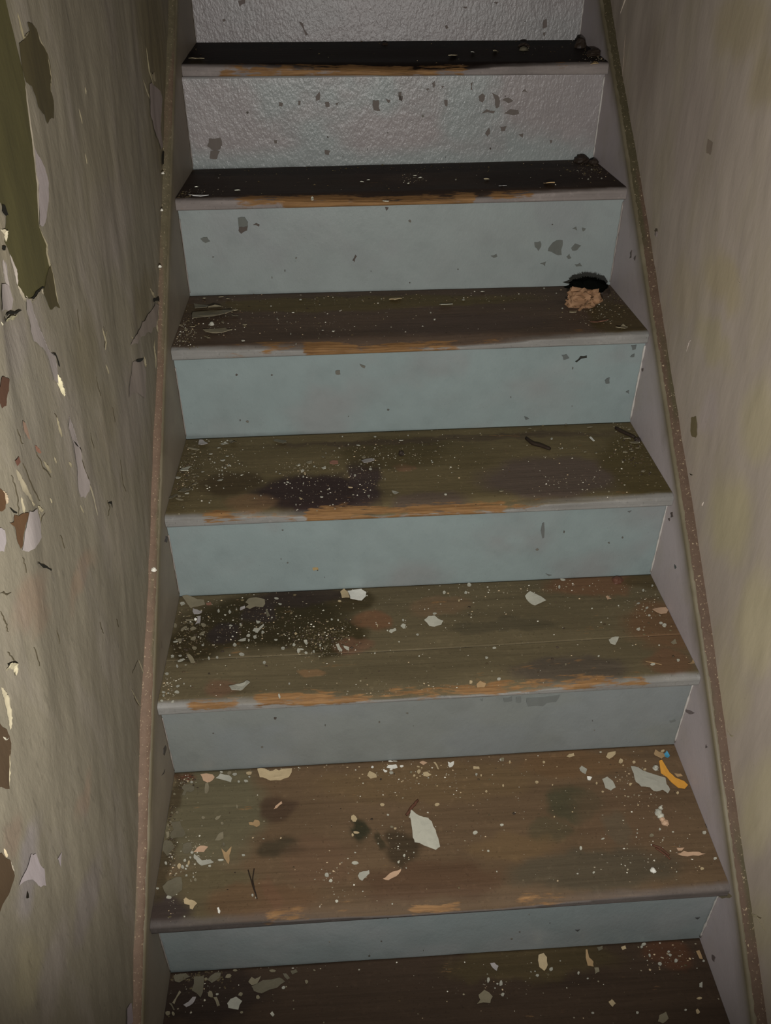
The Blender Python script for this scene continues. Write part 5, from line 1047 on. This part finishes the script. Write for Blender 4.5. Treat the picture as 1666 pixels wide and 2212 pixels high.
for k, cr, col, lst in [
 (5, CQ, D5, [[(725, 245), (755, 240), (760, 265), (745, 290), (728, 270)], [(795, 290), (805, 265), (840, 235), (870, 235), (870, 260), (865, 310), (830, 305)], [(915, 275), (935, 252), (965, 262), (945, 285), (920, 288)], [(890, 320), (905, 305), (915, 325), (900, 332)], [(932, 360), (960, 352), (972, 368), (940, 370)], [(755, 355), (785, 345), (780, 368)], [(920, 175), (940, 165), (945, 185)], [(970, 170), (990, 175), (975, 190)], [(500, 315), (530, 305), (535, 318), (515, 325)]]),
 (5, (300, 420, .36), D5, [[(595, 140), (635, 135), (655, 165), (655, 190), (600, 195)], [(370, 265), (410, 255), (428, 280), (400, 290)]]),
 (5, (300, 420, .36), (72, 64, 58), [[(600, 195), (655, 190), (650, 215), (615, 235), (598, 215)], [(685, 182), (705, 170), (725, 180), (722, 192)], [(1282, 395), (1300, 360), (1308, 370), (1295, 405)], [(1478, 75), (1500, 78), (1485, 98)]]),
 (4, CQ, (84, 88, 86), [[(865, 825), (890, 820), (905, 840), (875, 850)], [(1088, 955), (1112, 940), (1112, 970), (1092, 972)], [(1195, 1015), (1212, 1005), (1212, 1025)], [(1222, 775), (1250, 772), (1245, 795), (1230, 800)], [(1218, 835), (1240, 818), (1238, 835)], [(672, 1140), (698, 1152), (680, 1158)]]),
 (4, CQ, (40, 40, 36), [[(935, 858), (962, 830), (995, 828), (995, 838), (966, 838), (942, 862)]]),
 (4, (300, 420, .36), (92, 90, 82), [[(1180, 1058), (1208, 1055), (1210, 1078), (1182, 1078)], [(1325, 1015), (1360, 1028), (1355, 1042), (1335, 1032)]]),
 (6, CT1, D6, [[(420, 830), (490, 825), (500, 870), (490, 895), (440, 900), (410, 875)], [(430, 905), (488, 905), (470, 955), (425, 950)], [(1405, 600), (1440, 600), (1440, 640), (1450, 665), (1410, 660)], [(1115, 615), (1140, 610), (1145, 640), (1120, 640)], [(955, 605), (972, 605), (970, 630), (957, 632)], [(1480, 590), (1510, 600), (1500, 620)], [(1560, 570), (1585, 575), (1580, 605), (1560, 600)], [(840, 610), (865, 620), (860, 640), (840, 635)], [(1180, 620), (1205, 610), (1190, 635)], [(1060, 580), (1085, 550), (1085, 600), (1065, 605)], [(812, 840), (830, 838), (830, 860), (815, 860)], [(1115, 900), (1150, 905), (1140, 930), (1118, 925)]]),
 (6, CT2, D6, [[(510, 580), (535, 560), (550, 575), (535, 615), (515, 605)], [(590, 555), (630, 575), (635, 640), (615, 650), (610, 600)], [(655, 600), (690, 585), (720, 605), (690, 620)], [(530, 680), (560, 655), (610, 665), (600, 680)], [(665, 680), (700, 655), (750, 660), (755, 680), (715, 690)], [(640, 760), (680, 755), (670, 785), (645, 785)], [(550, 800), (575, 765), (580, 800), (565, 820)], [(770, 550), (790, 535), (805, 555)], [(750, 805), (780, 800), (775, 825)], [(232, 500), (248, 485), (252, 515), (240, 530)], [(195, 535), (215, 530), (208, 550)], [(285, 515), (305, 518), (295, 530)], [(462, 500), (476, 492), (474, 540), (464, 538)], [(30, 555), (50, 550), (55, 610), (38, 600)], [(305, 600), (325, 600), (322, 640), (308, 632)], [(938, 840), (955, 842), (945, 862)]]),
 (7, CT2, D7, [[(900, 120), (920, 112), (922, 160), (895, 172)], [(898, 195), (915, 190), (908, 222)], [(308, 155), (322, 148), (330, 165), (315, 174)], [(412, 42), (445, 40), (435, 52)], [(600, 15), (630, 12), (620, 26)]]),
 (7, CT1, D7, [[(595, 5), (635, -6), (638, 20), (605, 40)], [(500, 118), (515, 112), (520, 128), (508, 132)], [(960, 130), (985, 140), (1015, 208), (1002, 215)]]),
 (2, (850, 1200, .45), D2, [[(640, 682), (800, 667), (780, 700), (735, 705), (715, 720), (645, 722)], [(590, 677), (612, 674), (612, 702), (590, 702)], [(530, 682), (570, 674), (570, 695), (530, 700)], [(415, 687), (430, 684), (428, 698)], [(1325, 790), (1350, 782), (1355, 792), (1330, 800)]]),
 (3, (850, 1200, .45), (92, 95, 92), [[(730, 85), (760, 92), (745, 97)]]),
 (3, (850, 880, .42), (88, 90, 88), [[(766, 595), (775, 590), (775, 668), (766, 672)], [(1205, 535), (1225, 530), (1215, 540)]]),
 (3, (300, 880, .36), (150, 128, 90), [[(1042, 962), (1075, 960), (1078, 972), (1048, 976)]]),
 (1, (850, 1560, .49), (66, 66, 66), [[(800, 912), (822, 910), (812, 920)], [(1330, 860), (1352, 858), (1340, 866)]]),
]:
    for pts in lst: scar(k, crop(cr, pts), col)

# ---- marks on the stringers, parts of them, and chips caught on the left ledge
def side_scar(side, px, col):
    P = np.array([on_x(p[0], p[1], side * (W2 - .0008)) for p in ragged(px, 1, .12)]); c = P.mean(0); n = len(P)
    B = P + np.array([side * .003, 0, 0]); V = np.concatenate([P, [c], B]); F = []
    for i in range(n):
        j = (i + 1) % n; nx = np.cross(P[j] - P[i], c - P[i])[0]
        f1 = [i, j, n]; f2 = [i, n + 1 + i, n + 1 + j, j]
        F += [f1, f2] if nx * side < 0 else [f1[::-1], f2[::-1]]
    obj('bare_paint_scar', V, F, M_patch, STR[side], col=np.tile(alb(col, 1.9), (len(V), 1)), smooth=False)
for pts, col in [([(1552, 1938), (1560, 1928), (1568, 1926), (1581, 1936), (1576, 1940), (1560, 1941)], (88, 80, 62)), ([(1448, 1108), (1453, 1106), (1454, 1116), (1449, 1118)], (60, 52, 48)), ([(1443, 1120), (1447, 1119), (1446, 1126)], (64, 56, 52)),
                 ([(1361, 546), (1365, 540), (1364, 556), (1360, 558)], (64, 58, 54)), ([(1369, 558), (1374, 552), (1371, 563)], (70, 64, 60)), ([(1414, 505), (1417, 500), (1416, 512)], (84, 76, 72)), ([(1386, 796), (1390, 795), (1388, 803)], (70, 62, 58)),
                 ([(1457, 1219), (1461, 1226), (1458, 1229)], (56, 60, 58)), ([(1525, 1608), (1528, 1614), (1524, 1616)], (64, 58, 56)), ([(1538, 2062), (1545, 2068), (1543, 2078), (1538, 2072)], (76, 68, 66)), ([(1478, 1532), (1500, 1540), (1490, 1543)], (84, 76, 74))]: side_scar(1, pts, col)
for pts, col in [([(358, 1158), (363, 1160), (361, 1172), (356, 1170)], (60, 54, 52)), ([(353, 1628), (358, 1610), (360, 1618), (356, 1632)], (58, 52, 46)), ([(350, 1675), (357, 1662), (354, 1672)], (58, 52, 46))]: side_scar(-1, pts, col)
for u, v, wpx, lab in [(332, 1232, 11, 'brightest white paint chip stuck on the left stringer moulding'), (362, 479, 8, 'oblong white paint chip stuck high on the left stringer moulding'), (346, 577, 7, 'small white chip on the left moulding beside the fifth riser from below'),
                       (350, 455, 6, 'tiny pale chip on the left moulding, just above the oblong white one'), (346, 921, 5, 'tiny pale chip on the brownest stretch of the left moulding'), (352, 375, 6, 'tiny pale chip on the left moulding beside the dark wall crack')]:
    o = on_x(u, v, -.4065); d = (CAM - o) / np.linalg.norm(CAM - o); r = wpx / 2 / FPX * np.linalg.norm(CAM - o)
    V, F = blob(r, r * 1.1, r * 1.25, 3 + u, 0.0, 8, 6, .5, 3.); V[:, 2] += random.uniform(-.2, .2) * r
    m = obj('paint_chip', V, F, M_flake, col=np.tile(alb((200, 196, 184), 1.4), (len(V), 1)), smooth=False); m.location = o
    tag(m, lab, 'paint chip')

for k in range(1, 8):                    # nicks and specks on the risers
    for i in range(9):
        x = random.uniform(-.36, .36); zz = BK[k - 1][0][2] + random.uniform(.015, .135); r = random.uniform(.0012, .0032); q = [(r * random.uniform(.5, 1.2) * math.cos(a) * (1 if i % 3 else .35), r * random.uniform(.5, 1.2) * math.sin(a)) for a in (0.2, 1.5, 2.9, 4.1, 5.3)]
        y0 = float(riser_y(k, x)) - .0013; P = np.array([(x + a, y0, zz + b) for a, b in q]); V = np.concatenate([P, [(x, y0 - .0003, zz)], P + np.array([0, .003, 0])])
        F = [[a, (a + 1) % 5, 5] for a in range(5)] + [[a, 6 + a, 6 + (a + 1) % 5, (a + 1) % 5] for a in range(5)]
        obj('bare_paint_scar', V, F, M_patch, riser_objs[k], col=np.tile(alb(random.choice([(84, 82, 76), (70, 64, 58), (96, 92, 84)]), 1.2), (len(V), 1)), smooth=False)
